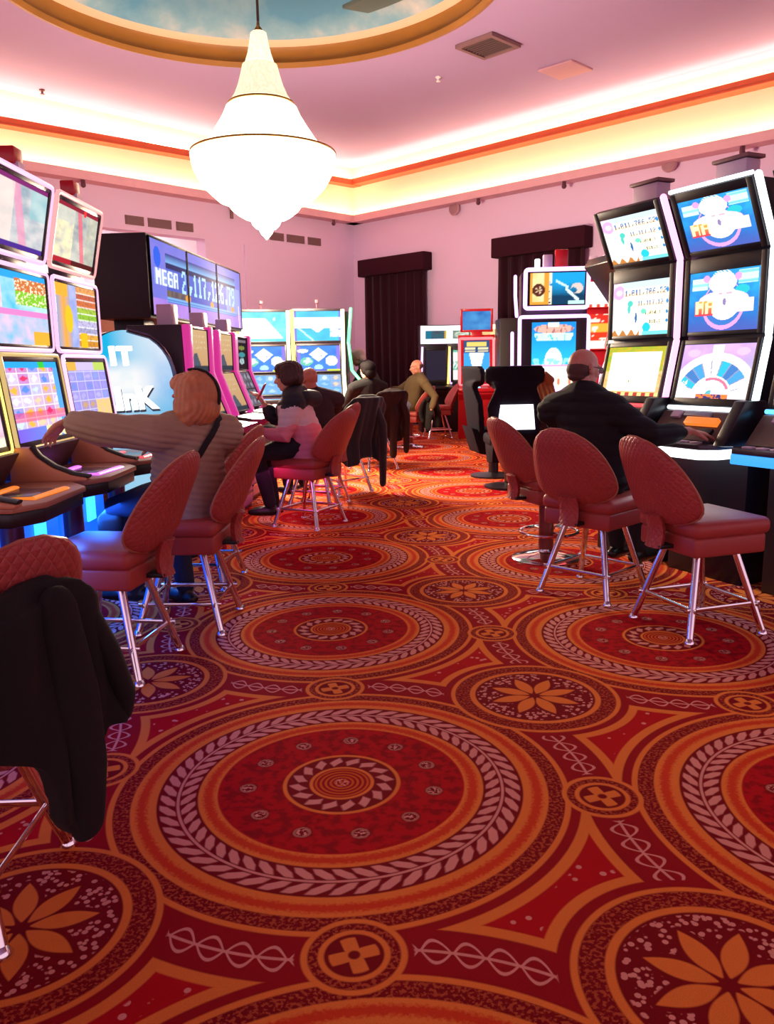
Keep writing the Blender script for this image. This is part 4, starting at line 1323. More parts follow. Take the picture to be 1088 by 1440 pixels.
curve_cab('left slot machine with a pink-white framed top screen, cut by the left edge', (-1.795, 4.21, 0), RL, (pic_left_top2, pic_left_mid2, pic_left_low2), (G_pinkw, G_pinkw, glow('dim_yellow_frame', (.8, .55, .2), .8)), G_violet)
curve_cab('slot machine at the far left edge, only its yellow-framed lower corner in view', (-1.80, 3.46, 0), RL, (pic_left_far, pic_left_far, pic_left_far), (G_pinkw, G_pinkw, G_yel), G_orange, 16, 16)
# blue light spilling on the carpet under the left bank
for y in (3.45, 4.2, 4.95): lamp('base_glow', (-1.52, y, .62), 9, (.02, .16, 1.), .3, 'AREA', (0, R(-22), 0), .4)

# ---- luminous LINK panel at the end of the left bank
def text_mesh(s, size, ext, bold=.0):
    cu = bpy.data.curves.new('t', 'FONT'); cu.body = s; cu.size = size; cu.extrude = ext; cu.offset = bold; cu.align_x = 'CENTER'; cu.resolution_u = 3
    t = bpy.data.objects.new('t', cu); COL.objects.link(t)
    me = bpy.data.meshes.new_from_object(t.evaluated_get(bpy.context.evaluated_depsgraph_get()))
    bpy.data.objects.remove(t)
    return me
lk = thing('link_sign', 'glowing blue-white round-topped panel reading LINK beside the left slot machines', 'sign', (-1.785, 5.77, 0), R(48))
def link_pt(a, c, d=0.):
    """a -.5..,5 along, c height 0..1"""
    z = .35+1.27*c
    y = -.30*(1-c)**1.5
    return Vector((a, y-d, z))
LW = .68
def half(c): return LW/2*math.sqrt(max(0., 1-max(0., (c-.74)/.26)**2.2)) if c > .74 else LW/2
mb = MB()
NX, NY = 40, 60
def lfn(a, c):
    c2 = 1-(1-c)**1.3
    return link_pt((a-.5)*2*max(half(c2), .02), c2)
mb.sheet(lfn, NX, NY)
sc = mb.obj('luminous_face', screen_mat(.85), lk)
at = sc.data.color_attributes.new('picture', 'FLOAT_COLOR', 'POINT')
cols = []
for i in range(NX+1):
    for j in range(NY+1):
        p = sc.data.vertices[i*(NY+1)+j].co
        cols += [*pic_link(p.x/LW+.5, (p.z-.85)/.77), 1.]
at.data.foreach_set('color', cols)
mb = MB()
def sfn(a, c):
    c2 = 1-(1-c)**1.3
    return link_pt((a-.5)*2*(max(half(c2), .02)+.012), c2, -.060)
mb.sheet(sfn, 24, 40, .09); mb.obj('casing', M_cab, lk)
loop = [link_pt(half(c)+.014, c, 0.) for c in [k/30 for k in range(31)]]
mb = MB(); mb.tube(loop, .016, 8); mb.obj('edge_trim', mat('polished_dark_trim', '#5a5a70', .15, .9), lk)
M_letter = glow('white_letters', (.95, 1., 1.), 1.3); M_lsh = mat('grey_letter_shadow', '#4a5468', .6)
for s_, size, a0, cz, sk in (('LInK', .215, -.06, 1.08, .0), ('1T', .17, -.075, 1.385, 0.)):
    me = text_mesh(s_, size, .014, .008)
    c = (cz-.35)/1.27
    y0 = -.30*(1-c)**1.5; dy = .45*(1-c)**.5/1.27
    up = Vector((0, dy, 1)).normalized(); nrm_ = Vector((1, 0, 0)).cross(up)
    M = Matrix((Vector((1, 0, 0)), up, nrm_)).transposed().to_4x4()
    me.transform(M); me.transform(Matrix.Translation(Vector((a0, y0, cz))+nrm_*.02))
    me.materials.clear(); me.materials.append(M_letter)
    o = bpy.data.objects.new('lettering', me); COL.objects.link(o); o.parent = lk
    if s_ == 'LInK':
        m2 = me.copy(); m2.materials.clear(); m2.materials.append(M_lsh); m2.transform(Matrix.Translation(Vector((.014, 0, -.014))-nrm_*.012))
        o = bpy.data.objects.new('letter_shadow_plate', m2); COL.objects.link(o); o.parent = lk  # offset grey copy of the letters stands in for their shadow
mb = MB(); mb.box((0, -.15, .18), (LW*.9, .25, .36), bev=.01); mb.obj('plinth', M_cab, lk)

# ---- big jackpot display
mg = thing('jackpot_display', 'big dark box with three blue screens reading MEGA and a long jackpot number', 'display', (-2.03, 9.53, 0), R(85.3))
mb = MB(); mb.box((0, .27, 2.205), (3.36, .52, .77), bev=.01); mb.obj('display_box', mat('black_plum_box', '#1c0f18', .6), mg)
for k in range(3):
    add_screen(mg, .0, 1.845, 0, 2.57, 1.09, lambda u, v, k=k: pic_mega(u, v, k), 80, 64, .014, None, 0, 1.0, bez_m=mat('matte_black_frame', '#120d14', .9, spec=.05), x0=-1.105+1.105*k)
for x in (-1.35, 1.3):
    mb = MB(); mb.box((x, .3, .92), (.28, .3, 1.83), bev=.01); mb.obj('support_post', M_cab, mg)

# ---- magenta bank under the display
def pinkcab(label, x, y, deg, up_pic, low_pic):
    t = thing('slot_machine', label, 'slot machine', (x, y, 0), R(deg), 'magenta slot machines under the jackpot display')
    W = .66
    side_body(t, [(.45, 0), (.45, 1.68), (.03, 1.68), (.03, 1.32), (-.10, .93), (-.30, .90), (-.30, .80), (-.10, .74), (-.10, .0)], W, M_cabp)
    add_screen(t, .0, 1.32, .0, 1.66, W*.72, up_pic, 28, 36, .012, None, 0, .85)
    add_screen(t, -.14, .95, .0, 1.31, W*.72, low_pic, 28, 30, .012, None, 0, .8)
    for sx in (-1, 1):
        mb = MB(); mb.prism([(.03, 1.68), (-.03, 1.68), (-.03, 1.32), (-.17, .93), (-.12, .92), (.02, 1.30)], sx*W*.43-.04, sx*W*.43+.04, 'X', .008); mb.obj('magenta_pillar', G_mag, t)
    dp = [(-W/2, -.1), (-W/2, -.38), (W/2, -.38), (W/2, -.1)]
    mb = MB(); mb.prism(dp, .84, .90, 'Z', .015); dk = mb.obj('button_deck', M_mag, t)
    for k in range(4):
        mb = MB(); mb.box((-.16+.1*k, -.30, .906), (.06, .05, .016), bev=.005); mb.obj('button', glow('white_button', (1., .85, 1.), 1.6), dk)
    mb = MB(); mb.box((0, -.11, .40), (W*.9, .03, .70), bev=.006); mb.obj('base_panel', mat('violet_tan_base', '#9a7aa8', .5), t)
    for k in range(3):
        mb = MB(); mb.box((0, -.128, .16+.24*k), (W*.9, .012, .018)); mb.obj('base_rib', M_cab, t)
    mb = MB(); mb.box((-.12+.2*(int(y*10) % 2), .2, 1.76), (.16, .12, .16), bev=.01); mb.obj('topper', M_pale, t)
    return t
pinkcab('magenta slot machine nearest the LINK panel, tan sunset screens', -1.47, 6.62, 86, pic_tan, pic_tan)
pinkcab('middle magenta slot machine with a tan screen above and below', -1.46, 7.66, 86, pic_tan, pic_tan)
pinkcab('magenta slot machine with dark symbol screens next to the blue machines', -1.47, 8.58, 86, pic_darkreel, g3)
lamp('magenta_glow', (-.98, 7.3, .50), 4, (.95, .10, .55), .3, 'AREA', (0, R(-15), 0), 2.0)

# ---- two blue machines
def bluecab(label, x, y, deg, pics, edge):
    t = thing('slot_machine', label, 'slot machine', (x, y, 0), R(deg), None)
    W = .70
    side_body(t, [(.45, 0), (.45, 2.14), (-.04, 2.14), (.02, 1.66), (.03, 1.24), (-.24, .93), (-.34, .88), (-.34, .82), (-.16, .75), (-.16, 0)], W, M_cabp)
    add_screen(t, .0, 1.68, -.06, 2.12, W, pics[0], 44, 36, .02, None, 0, 1.35)
    add_screen(t, .0, 1.26, .0, 1.65, W*.92, pics[1], 44, 36, .02, None, 0, 1.25)
    add_screen(t, -.26, .95, .0, 1.24, W*.92, pics[2], 36, 24, .02, None, 0, 1.15)
    for sx in (-1, 1):
        m = edge if sx > 0 else G_yel
        mb = MB(); mb.tube([(sx*W*.5, -.085, 2.12), (sx*W*.5, -.03, 1.67), (sx*W*.5, -.03, 1.25), (sx*W*.5, -.29, .94)], .026, 8, flat=(1, 1.3)); mb.obj('light_strip', m, t)
    mb = MB(); mb.box((0, -.25, .87), (W, .24, .06), bev=.012); dk = mb.obj('button_deck', M_cab, t)
    mb = MB(); mb.box((0, -.31, .90), (W*.5, .06, .012)); mb.obj('button', glow('blue_button', (.1, .5, 1.), 1.6), dk)
    mb = MB(); mb.box((0, -.17, .38), (W*.9, .02, .6), bev=.004); mb.obj('base_panel', M_cab, t)
    mb = MB(); mb.tube([(0, .1, 2.14), (0, .1, 2.22)], .012, 8); mb.box((0, .08, 2.24), (.05, .07, .05), bev=.006); mb.obj('camera_post', M_small, t)
    return t
bluecab('blue-screened slot machine just right of the jackpot display, white-out top screen', -1.70, 11.75, 14, (pic_blue_top2, pic_blue_mid, g4), G_yelw)
b2 = bluecab('blue-screened slot machine with a green neon edge', -.93, 11.75, 6, (pic_blue_top, pic_blue_mid, g4), G_yelw)
mb = MB()
for a, c in (((.47, -.02, 2.13), (.43, .04, 1.67)), ((.43, .04, 1.67), (.47, .02, 1.28)), ((.47, .02, 1.28), (.70, -.20, .98))): mb.tube([a, c], .022, 8, round_ends=True)
mb.obj('green_neon', G_green, b2)
mb = MB(); mb.prism([(.42, 0), (.42, 2.1), (.06, 2.1), (.04, 1.68), (.06, 1.26), (-.05, 1.0), (-.05, 0)], .36, .44, 'X', .01); mb.obj('side_fin', M_cabp, b2)
mb = MB(); mb.box((0, 0, 1.02), (.5, .5, 2.04), bev=.02)
o = mb.obj('brown_cabinet', M_brownc); o.location = (-1.32, 12.6, 0); tag(o, 'plain brown cabinet back between the two blue machines', 'cabinet')

# ---- purple-lit machine beyond the right bank
pm = thing('slot_machine', 'tall purple-lit slot machine with a gold-and-blue top screen before the curtain', 'slot machine', (2.03, 10.0, 0), R(-6))
side_body(pm, [(.50, 0), (.50, 2.40), (.05, 2.40), (.05, .98), (-.25, .92), (-.25, .82), (-.12, .75), (-.12, 0)], .78, M_cabp)
add_screen(pm, .0, 1.99, -.05, 2.42, .72, pic_purple_top, 56, 40, (.05, .035, .035, .035), G_purp, .05, 1.2, x0=.02)
add_screen(pm, .0, 1.02, .0, 1.88, .80, pic_purple_main, 56, 64, (.14, .14, .01, .06), G_purp, .045, 1.4, bez_m=M_cabp)
for sx, (x, z0, z1) in ((-1, (-.44, 1.90, 2.36)), (-1, (-.47, .96, 1.70))):
    mb = MB(); mb.tube([(x, .03, z0), (x-.02, .0, (z0+z1)/2), (x-.02, .04, z1)], .02, 8, round_ends=True); mb.obj('light_strip', G_purp, pm)
mb = MB(); mb.box((0, -.18, .93), (.76, .30, .07), bev=.015); mb.obj('button_deck', glow('white_deck', (1., .9, .95), 1.3), pm)
mb = MB(); mb.box((-.08, .1, 2.52), (.11, .10, .17), bev=.01); mb.obj('topper', M_pale, pm)
mb = MB(); mb.box((.08, .1, 2.55), (.15, .10, .22), bev=.01); mb.obj('topper', M_redg, pm)
mb = MB(); mb.box((-.2, .1, 2.50), (.06, .08, .12), bev=.01); mb.obj('topper_lamp', G_white, pm)

# red-topped machine behind it
rm = thing('slot_machine', 'red-topped slot machine with a glaring white sign behind the purple-lit one', 'slot machine', (2.95, 11.4, 0), R(-14))
side_body(rm, [(.45, 0), (.45, 2.45), (.05, 2.45), (.05, .95), (-.2, .9), (-.2, .8), (-.1, .75), (-.1, 0)], .76, M_redg)
add_screen(rm, 0, 2.06, -.03, 2.42, .74, pic_sign_white, 28, 20, .015, None, 0, 1.8, bez_m=M_redg)
add_screen(rm, 0, 1.50, 0, 2.0, .74, pic_redrows, 28, 24, .02, None, 0, 1.3, bez_m=M_redg)
mb = MB(); mb.box((0, .18, 2.53), (.8, .5, .14), bev=.02); mb.obj('red_canopy', M_redg, rm)
for x in (-.12, .06):
    mb = MB(); mb.box((x, .1, 2.68), (.12, .1, .15), bev=.015); mb.obj('topper_lamp', G_white if x > 0 else M_pale, rm)

# black sculpted machine seen in profile beyond the right bank
bm_ = thing('slot_machine', 'black sculpted slot machine seen from its side left of the jackpot-table machine', 'slot machine', (2.10, 7.35, 0), R(-78))
side_body(bm_, [(.45, 0), (.45, 2.25), (-.20, 2.25), (-.24, 2.18), (.02, 1.85), (.10, 1.70), (.02, 1.42), (-.10, 1.05), (-.28, .92), (-.28, .82), (-.05, .75), (-.05, 0)], .62, M_cab)
add_screen(bm_, -.02, 1.47, .05, 1.80, .54, pic_redrows, 16, 16, .02, G_red, .02, 1.2)
mb = MB(); mb.tube([(-.325, .02, 1.40), (-.335, -.02, 1.22), (-.325, -.06, 1.05)], [.008, .022, .008], 10, round_ends=True); mb.obj('light_strip', G_purp, bm_)
mb = MB(); mb.box((0, -.2, .9), (.56, .2, .05), bev=.01); mb.obj('button_deck', M_steel, bm_)

# ---- far machines by the right wall
fr_ = thing('slot_machine', 'red-framed slot machine with a tilted blue top screen far down the aisle', 'slot machine', (1.66, 15.0, 0), R(-4))
side_body(fr_, [(.45, 0), (.45, 1.85), (.05, 1.85), (.03, 1.4), (-.15, .95), (-.3, .9), (-.3, .8), (-.1, .7), (-.1, 0)], .66, M_redg)
add_screen(fr_, .02, 1.90, -.04, 2.30, .58, pic_red_top, 20, 16, .04, None, 0, .9, bez_m=M_redg)
add_screen(fr_, -.12, .96, .0, 1.78, .60, pic_red_low, 30, 40, (.07, .07, .03, .03), glow('red_frame', (1., .16, .18), 1.8), .05, 1.25, bez_m=M_redg)
mb = MB(); mb.box((0, .02, 1.85), (.2, .06, .12), bev=.01); mb.obj('screen_neck', M_redg, fr_)
mb = MB(); mb.box((0, -.25, .88), (.66, .25, .07), bev=.02); dk = mb.obj('button_deck', M_redg, fr_)
mb = MB(); mb.lathe([(.06, .915), (.06, .93), (.03, .94)], 16, (0, -.28, 0)); mb.obj('spin_button', glow('blue_dome_button', (.2, .6, 1.), 1.8), dk)
def farcab(label, x, y, deg, top, low, fm, sm):
    t = thing('slot_machine', label, 'slot machine', (x, y, 0), R(deg))
    side_body(t, [(.45, 0), (.45, 2.10), (-.02, 2.10), (.02, 1.72), (.02, .95), (-.2, .9), (-.2, .8), (-.1, .7), (-.1, 0)], .62, M_cab)
    add_screen(t, -.01, 1.74, -.05, 2.08, .60, top, 16, 12, .09, None, 0, 1.1, bez_m=fm)
    add_screen(t, -.02, .98, .0, 1.66, .50, low, 16, 20, .05, None, 0, 1.1)
    for sx in (-1, 1):
        mb = MB(); mb.tube([(sx*.30, -.02, .95), (sx*.27, -.02, 1.68)], .02, 8); mb.obj('light_strip', sm, t)
    mb = MB(); mb.box((0, -.2, .88), (.6, .2, .05), bev=.01); mb.obj('button_deck', M_cab, t)
    return t
G_whf = glow('white_lilac_frame', (1., .85, 1.), 2.0)
farcab('far slot machine with a white-framed teal top screen by the curtain', 1.02, 16.5, 4, pic_far_a, lambda u, v: (.02, .015, .03), G_whf, G_purp)
farcab('far slot machine with green-white rows and a yellow edge', 1.56, 16.5, 0, pic_far_b, pic_far_low, G_whf, G_yel)
farcab('far slot machine with orange screens half hidden by the red-framed one', 1.98, 16.2, 0, pic_far_c, pic_far_c, G_yelw, G_yel)
mb = MB(); mb.box((0, 0, 1.05), (.62, .6, 2.1), bev=.02)
o = mb.obj('dark_cabinet', mat('dark_brown_box', '#241a1c', .5)); o.location = (2.30, 14.7, 0)
tag(o, 'plain dark cabinet back beside the red-framed far machine', 'cabinet')

# next hall: two lit machines behind the opening
def hallcab(label, t_, n_, pic, m):
    p = wall_pt('L', t_, n_, 0)
    t = thing('slot_machine', label, 'slot machine', p, R(100))
    side_body(t, [(.4, 0), (.4, 1.9), (0, 1.9), (0, .95), (-.2, .9), (-.2, .8), (-.05, .7), (-.05, 0)], .62, M_cab)
    add_screen(t, 0, 1.0, 0, 1.85, .56, pic, 14, 18, .03, m, .03, 1.2)
hallcab('slot machine in the next hall with a yellow glow seen under the jackpot display', 7.2, -1.6, pic_far_c, G_yel)
hallcab('slot machine in the next hall with red lights seen under the jackpot display', 6.3, -1.8, pic_redrows, G_red)
mb = MB(); mb.box((0, 0, 1.15), (.85, .08, 2.3), bev=.01)
o = mb.obj('tan_board', mat('tan_board', '#c89a80', .6)); o.location = (-3.7, 11.9, 0); o.rotation_euler = (0, 0, R(20)); tag(o, 'plain tan panel standing behind the LINK panel', 'board')

# ---- black gaming chairs with winged headrests
M_gc = mat('black_violet_leather', '#14101c', .75, bump=.2, bscale=120, spec=.15)
def gaming_chair(label, x, y, deg, panel=True):
    t = thing('gaming_chair', label, 'chair', (x, y, 0), R(deg), None)
    mb = MB(); mb.box((0, .02, .53), (.52, .50, .12), bev=.04, seg=3); mb.obj('seat', M_gc, t)
    mb = MB()
    def prof(c):  # half width by height
        if c < .50: return .25+.03*sin(c*PI)
        if c < .70: return .27-.06*(c-.50)/.20
        return .21+.09*math.sqrt(clamp((c-.72)/.09))*(1 if c < .95 else math.sqrt(clamp((1.0-c)/.05, .3, 1)))
    def fn(a, c):
        z = .55+.77*c; x_ = (a-.5)*2*prof(c)
        return Vector((x_, -.26-.10*c+.9*x_*x_+(.06 if c > .74 else 0)*abs(a-.5)*2, z))
    mb.sheet(fn, 16, 44, .08)
    fuse(mb, 'backrest', M_gc, .014, 3, t)
    if panel:
        mb = MB(); mb.sheet(lambda a, c: Vector(((a-.5)*(.34+.06*(1-c)), -.335-.03*c, .66+.26*c)), 8, 8, .02); mb.obj('light_panel', glow('white_chair_panel', (.95, .9, 1.), 2.2), t)
    mb = MB(); mb.lathe([(.28, 0), (.28, .02), (.06, .05), (.05, .48)], 28); mb.obj('pedestal', M_cab, t)
    mb = MB(); mb.prism([(-.34, .62), (-.24, .30), (.10, .26), (.24, .46), (.24, .50), (-.3, .60)], -.24, .24, 'X', .02); mb.obj('seat_shell', M_gc, t)
    return t
gaming_chair('black winged gaming chair with a glowing white panel low on its back', 1.36, 8.95, 2)
gaming_chair('black winged gaming chair turned sideways behind the panel-lit one', 1.30, 9.85, -82, False)
mb = MB()
mb.sheet(lambda a, c: Vector((-.05+.20*a+.03*sin(c*4), .015*sin(a*24+c*3)+.06*sin(c*2), .72+.50*c-.06*a*c)), 20, 14, .03)
mb.tube([(-.02, .02, 1.18), (.06, .03, 1.22), (.12, .04, 1.16)], .04, 10, round_ends=True)
o = fuse(mb, 'tan_coat', mat('tan_cloth', '#a9683c', .8, bump=.3, bscale=90), .010, 3)
o.location = (1.68, 9.0, .0); o.rotation_euler = (0, 0, R(-20)); tag(o, 'tan coat slung over the right shoulder of the panel-lit gaming chair', 'coat')

for tt in (T0+1.1, T0+4.7):
    p = wall_pt('L', tt, -2.7, 4.28); lamp('hall_panel_light', p, 90, (1, .93, .97), .9, 'AREA', (0, 0, 0))
# ------------------------------------------------------------------ people
def V(*a): return Vector(a)
def loft(mb, st, seg=20):
    rings = []
    for c, x, y, rx, ry in st:
        rings.append([mb.bm.verts.new(Vector(c)+x*cos(2*PI*k/seg)*rx+y*sin(2*PI*k/seg)*ry) for k in range(seg)])
    for a, b in zip(rings, rings[1:]):
        for k in range(seg): mb.bm.faces.new((a[k], a[(k+1) % seg], b[(k+1) % seg], b[k]))
    mb.bm.faces.new(rings[0][::-1]); mb.bm.faces.new(rings[-1])
def head_blobs(mb, H, M, bald=True):
    P = lambda *q: H+M @ Vector(q)
    B = lambda q, r_: mb.ball(P(*q), r_, M, 20, 14)
    B((0, -.012, .028), (.076, .096, .084)); B((0, .030, -.030), (.060, .066, .080))
    B((0, .052, -.088), (.033, .033, .026))
    for s in (-1, 1):
        B((s*.036, .020, -.062), (.026, .040, .034)); B((s*.036, .052, -.022), (.028, .030, .028))
        B((s*.078, -.012, -.006), (.011, .020, .033)); B((s*.082, -.020, .006), (.008, .012, .020))
    mb.tube([P(0, .088, .014), P(0, .104, -.014), P(0, .112, -.028)], [.009, .013, .015], 8, round_ends=True)
    for s in (-1, 1): mb.ball(P(s*.013, .098, -.032), .010, None, 8, 6)
    mb.tube([P(-.050, .072, .020), P(-.022, .088, .022), P(.022, .088, .022), P(.050, .072, .020)], .011, 8, round_ends=True)
    mb.tube([P(-.024, .084, -.057), P(0, .096, -.055), P(.024, .084, -.057)], [.006, .008, .006], 8, round_ends=True)
    mb.tube([P(-.020, .084, -.066), P(0, .094, -.067), P(.020, .084, -.066)], [.006, .009, .006], 8, round_ends=True)
def hand_blobs(mb, W, d, n, curl=.5, thumb=1, spread=1.):
    """palm and five fingers. d pointing direction, n the way the palm faces, thumb side +-1"""
    d = d.normalized(); n = (n-d*n.dot(d)).normalized(); s = d.cross(n).normalized()*thumb
    mb.tube([W-d*.03, W+d*.012, W+d*.05, W+d*.088], [.030, .030, .040, .040], 12, flat=(1, .42) if abs((frame_from(d)[0]).dot(s)) > .6 else (.42, 1), round_ends=True)
    for k, (o, L) in enumerate(((.031, .066), (.0105, .076), (-.0105, .071), (-.030, .056))):
        dirv = (d+s*o*4*spread).normalized(); p = W+d*.086+s*o
        pts = [p-dirv*.02, p]
        a = 0
        for seg in (.45, .31, .24):
            a += curl*(.55+.12*k*.3)
            q = dirv*cos(a)+n*sin(a)
            p = p+q*L*seg*1.15; pts.append(p)
        mb.tube(pts, [.0095, .0098, .0092, .0085, .0072], 8, round_ends=True)
    b = W+d*.022+s*.026
    td = (s*.85+d*.55+n*.30).normalized()
    p1 = b+td*.036; p2 = p1+(td*.5+d*.75+n*.25).normalized()*.032; p3 = p2+(d*.9+n*.4-s*.1).normalized()*.024
    mb.tube([b-td*.01, p1, p2, p3], [.017, .0135, .0112, .009], 8, round_ends=True)

def head_matrix(f, tilt=0.):
    f = Vector(f).normalized(); x = f.cross(Vector((0, 0, 1))).normalized(); z = x.cross(f).normalized()
    M = Matrix((x, f, z)).transposed()
    return M @ Matrix.Rotation(tilt, 3, 'Y') if tilt else M

def person(label, J, skin, jacket, trousers, shoes, hair=None, vox=.007, pad=.0, jvox=.009, sleeve=(.066, .056, .046), wide=1., group=None, jpaint=None, jpost=None, jname='jacket', tname='trousers', hem=0., collar=True):
    """J: joints in world coordinates"""
    H, f = J['head'], Vector(J['face']).normalized()
    M = head_matrix(f, J.get('tilt', 0))
    nk, pv = J['neck'], J['pelvis']
    SL, SR = J['sl'], J['sr']
    sx = (SR-SL).normalized()
    ax = (nk-pv).normalized(); fy = ax.cross(sx).normalized()*-1
    fy = sx.cross(ax).normalized()*-1
    hx_ = Vector(J['hipx']).normalized() if 'hipx' in J else Vector((sx.x, sx.y, 0)).normalized()
    hy = Vector((-hx_.y, hx_.x, 0))
    HL, HR = pv-hx_*.095, pv+hx_*.095
    root = pv
    def torso(mb, add):
        mid = pv.lerp(nk, .5); ch = pv.lerp(nk, .78)
        bul = J.get('back', .03)
        wst = mid-fy*0-(fy*-1)*0
        w = wide
        loft(mb, [(pv-V(0, 0, .11), hx_, hy, .13*w+add, .11+add), (pv-V(0, 0, .04), hx_, hy, .175*w+add, .135+add), (pv.lerp(nk, .25)+fy*bul*.3, (hx_+sx).normalized(), hy, .165*w+add, .125+add),
                  (mid+fy*bul, sx, fy, .160*w+add, .120+add), (ch+fy*bul, sx, fy, .175*w+add, .118+add), (pv.lerp(nk, .90)+fy*bul*.6, sx, fy, .150*w+add, .098+add), (nk, sx, fy, .07+add*.4, .07+add*.4), (nk.lerp(H, .15), sx, fy, .055+add*.3, .055+add*.3)])
        mb.tube([SL, pv.lerp(nk, .93), SR], [.062+add, .078+add, .062+add], 14, round_ends=True)
    arms = (('l', SL, J['el'], J['wl'], J.get('hl'), J.get('nl', V(0, 0, -1))), ('r', SR, J['er'], J['wr'], J.get('hr'), J.get('nr', V(0, 0, -1))))
    legs = ((HL, J['kl'], J['al'], J['tl']), (HR, J['kr'], J['ar'], J['tr']))
    # the body: one skin
    mb = MB()
    head_blobs(mb, H, M)
    mb.tube([H+M @ V(0, -.022, -.05), nk.lerp(H, .3), nk-V(0, 0, .04)], [.055, .056, .068], 14, round_ends=True)
    torso(mb, -.012)
    for nm, S_, E_, W_, h_, n_ in arms:
        mb.tube([S_, S_.lerp(E_, .45), E_, E_.lerp(W_, .35), W_], [.050, .044, .038, .038, .026], 12, round_ends=True)
        hd = h_ if h_ is not None else (W_-E_)
        hand_blobs(mb, W_, hd, n_, J.get('curl'+nm, .5), J.get('th'+nm, 1 if nm == 'l' else -1))
    for a, k, an, to in legs:
        mb.tube([a, a.lerp(k, .5), k, k.lerp(an, .35), an], [.085, .075, .056, .054, .036], 14, round_ends=True)
        mb.tube([an-V(0, 0, .02), an.lerp(to, .5)-V(0, 0, .03), to], [.036, .036, .026], 10, round_ends=True)
    body = fuse(mb, 'person', skin, vox, 3)
    tag(body, label, 'person', group)
    for s in (-1, 1):
        mb = MB(); c = H+M @ V(s*.031, .0745, .002)
        mb.ball(c, .0125, M, 12, 8); mb.mi = 1; mb.ball(c+M @ V(0, .0078, 0), (.0062, .0058, .0062), M, 10, 6)
        mb.obj('eye', [mat('eye_white', '#d8ccc4', .3), mat('eye_iris', '#2a1a12', .2)], body)
    # jacket
    mb = MB(); torso(mb, .016+pad)
    if hem: loft(mb, [(pv-V(0, 0, .12+hem), hx_, hy, .19*wide+pad, .15+pad), (pv, hx_, hy, .19*wide+pad, .15+pad)])
    for nm, S_, E_, W_, h_, n_ in arms:
        a, b, c = sleeve
        mb.tube([S_, S_.lerp(E_, .5), E_, E_.lerp(W_, .5), W_.lerp(E_, .30)], [a+.008+pad*.5, a+pad*.5, b+pad*.5, (b+c)/2+pad*.4, c+pad*.2], 16, round_ends=True)
    if collar: mb.tube([nk-V(0, 0, .02), nk.lerp(H, .30)], [.085+pad*.5, .072+pad*.4], 16)
    fuse(mb, jname, jacket, jvox, 4, body, jpost, jpaint)
    # trousers
    mb = MB()
    mb.tube([HL, pv-V(0, 0, .02), HR], [.112, .112, .112], 14, round_ends=True)
    for a, k, an, to in legs:
        mb.tube([a, a.lerp(k, .5), k, k.lerp(an, .45), an+(k-an).normalized()*.03], [.112, .096, .076, .066, .056], 16, round_ends=True)
    fuse(mb, tname, trousers, .010, 4, body)
    for a, k, an, to in legs:
        mb = MB(); d = (to-an); d.z = 0; d = d.normalized() if d.length > 1e-4 else V(0, 1, 0)
        b = V(an.x, an.y, an.z-.045)
        mb.tube([b-d*.05, b+d*.03, b+d*.11, b+d*.17], [.040, .046, .043, .032], 14, flat=(1, .85), round_ends=True)
        mb.tube([an+V(0, 0, .02), b], [.046, .044], 12, round_ends=True)
        fuse(mb, 'shoe', shoes, .008, 3, body)
    if hair: hair(body, H, M)
    return body

def hair_cap(m, name='hair', k=1.0, extra=(), vox=.006, wave=0.):
    """close hair: ellipsoids (centre, radii) in head axes"""
    def go(body, H, M):
        mb = MB()
        for c, r_ in extra: mb.ball(H+M @ Vector(c), r_, M, 22, 16)
        post = None
        if wave:
            def post(co, n):
                q = M.transposed() @ (co-H)
                return co+n*wave*(sin(q.x*260+sin(q.z*40)*2)+.6*sin(q.y*210+q.z*35))
        fuse(mb, name, m, vox, 3, body, post)
    return go
S1 = mat('skin_warm', '#c98a70', .5, bump=.05, bscale=220, var=.04, vscale=30)
S2 = mat('skin_ruddy', '#c07a66', .5, bump=.05, bscale=220, var=.04, vscale=30)
S3 = mat('skin_pale', '#d6a088', .5, bump=.05, bscale=220, var=.04, vscale=30)
M_hginger = mat('strawberry_blond_hair', '#c07a4e', .55, bump=.5, bscale=70, var=.15, vscale=18)
M_hbrown = mat('dark_auburn_hair', '#3e1a16', .5, bump=.5, bscale=70, var=.15, vscale=18)
M_hblack = mat('black_hair', '#120c0e', .75, spec=.15, bump=.4, bscale=70)
M_hgrey = mat('grey_hair', '#cdbfbb', .6, bump=.5, bscale=70, var=.1, vscale=18)
M_hstub = mat('cropped_dark_hair', '#4a2a24', .7, bump=.4, bscale=160, var=.15, vscale=20)
M_beige = mat('beige_quilted_cloth', '#a48a72', .8, bump=.25, bscale=140, var=.05)
M_jeans = mat('dark_blue_denim', '#1c2238', .85, bump=.3, bscale=260)
M_dkt = mat('black_trouser_cloth', '#1c171b', .85, bump=.2, bscale=200)
M_shoe = mat('black_shoe_leather', '#15110f', .35)
M_navy = mat('navy_padded_cloth', '#141526', .7, bump=.2, bscale=160)
M_whitej = mat('white_padded_cloth', '#d9c4cc', .7, bump=.2, bscale=160)
M_pinkj = mat('pink_padded_cloth', '#e0889a', .7, bump=.2, bscale=160)
M_plumshirt = mat('dark_plum_shirt', '#2c1622', .85, bump=.25, bscale=180)
M_blackjum = mat('black_jumper', '#121012', .9, bump=.3, bscale=160)
M_olive = mat('olive_jumper', '#5c4a2c', .9, bump=.35, bscale=140, var=.06)
M_greyj = mat('grey_blue_denim', '#6a6c82', .85, bump=.3, bscale=200)
M_blackpad = mat('black_padded_cloth', '#1d181b', .75, bump=.15, bscale=140, spec=.2)
M_darkcoat = mat('dark_coat_cloth', '#1a1418', .9, bump=.2, bscale=150)

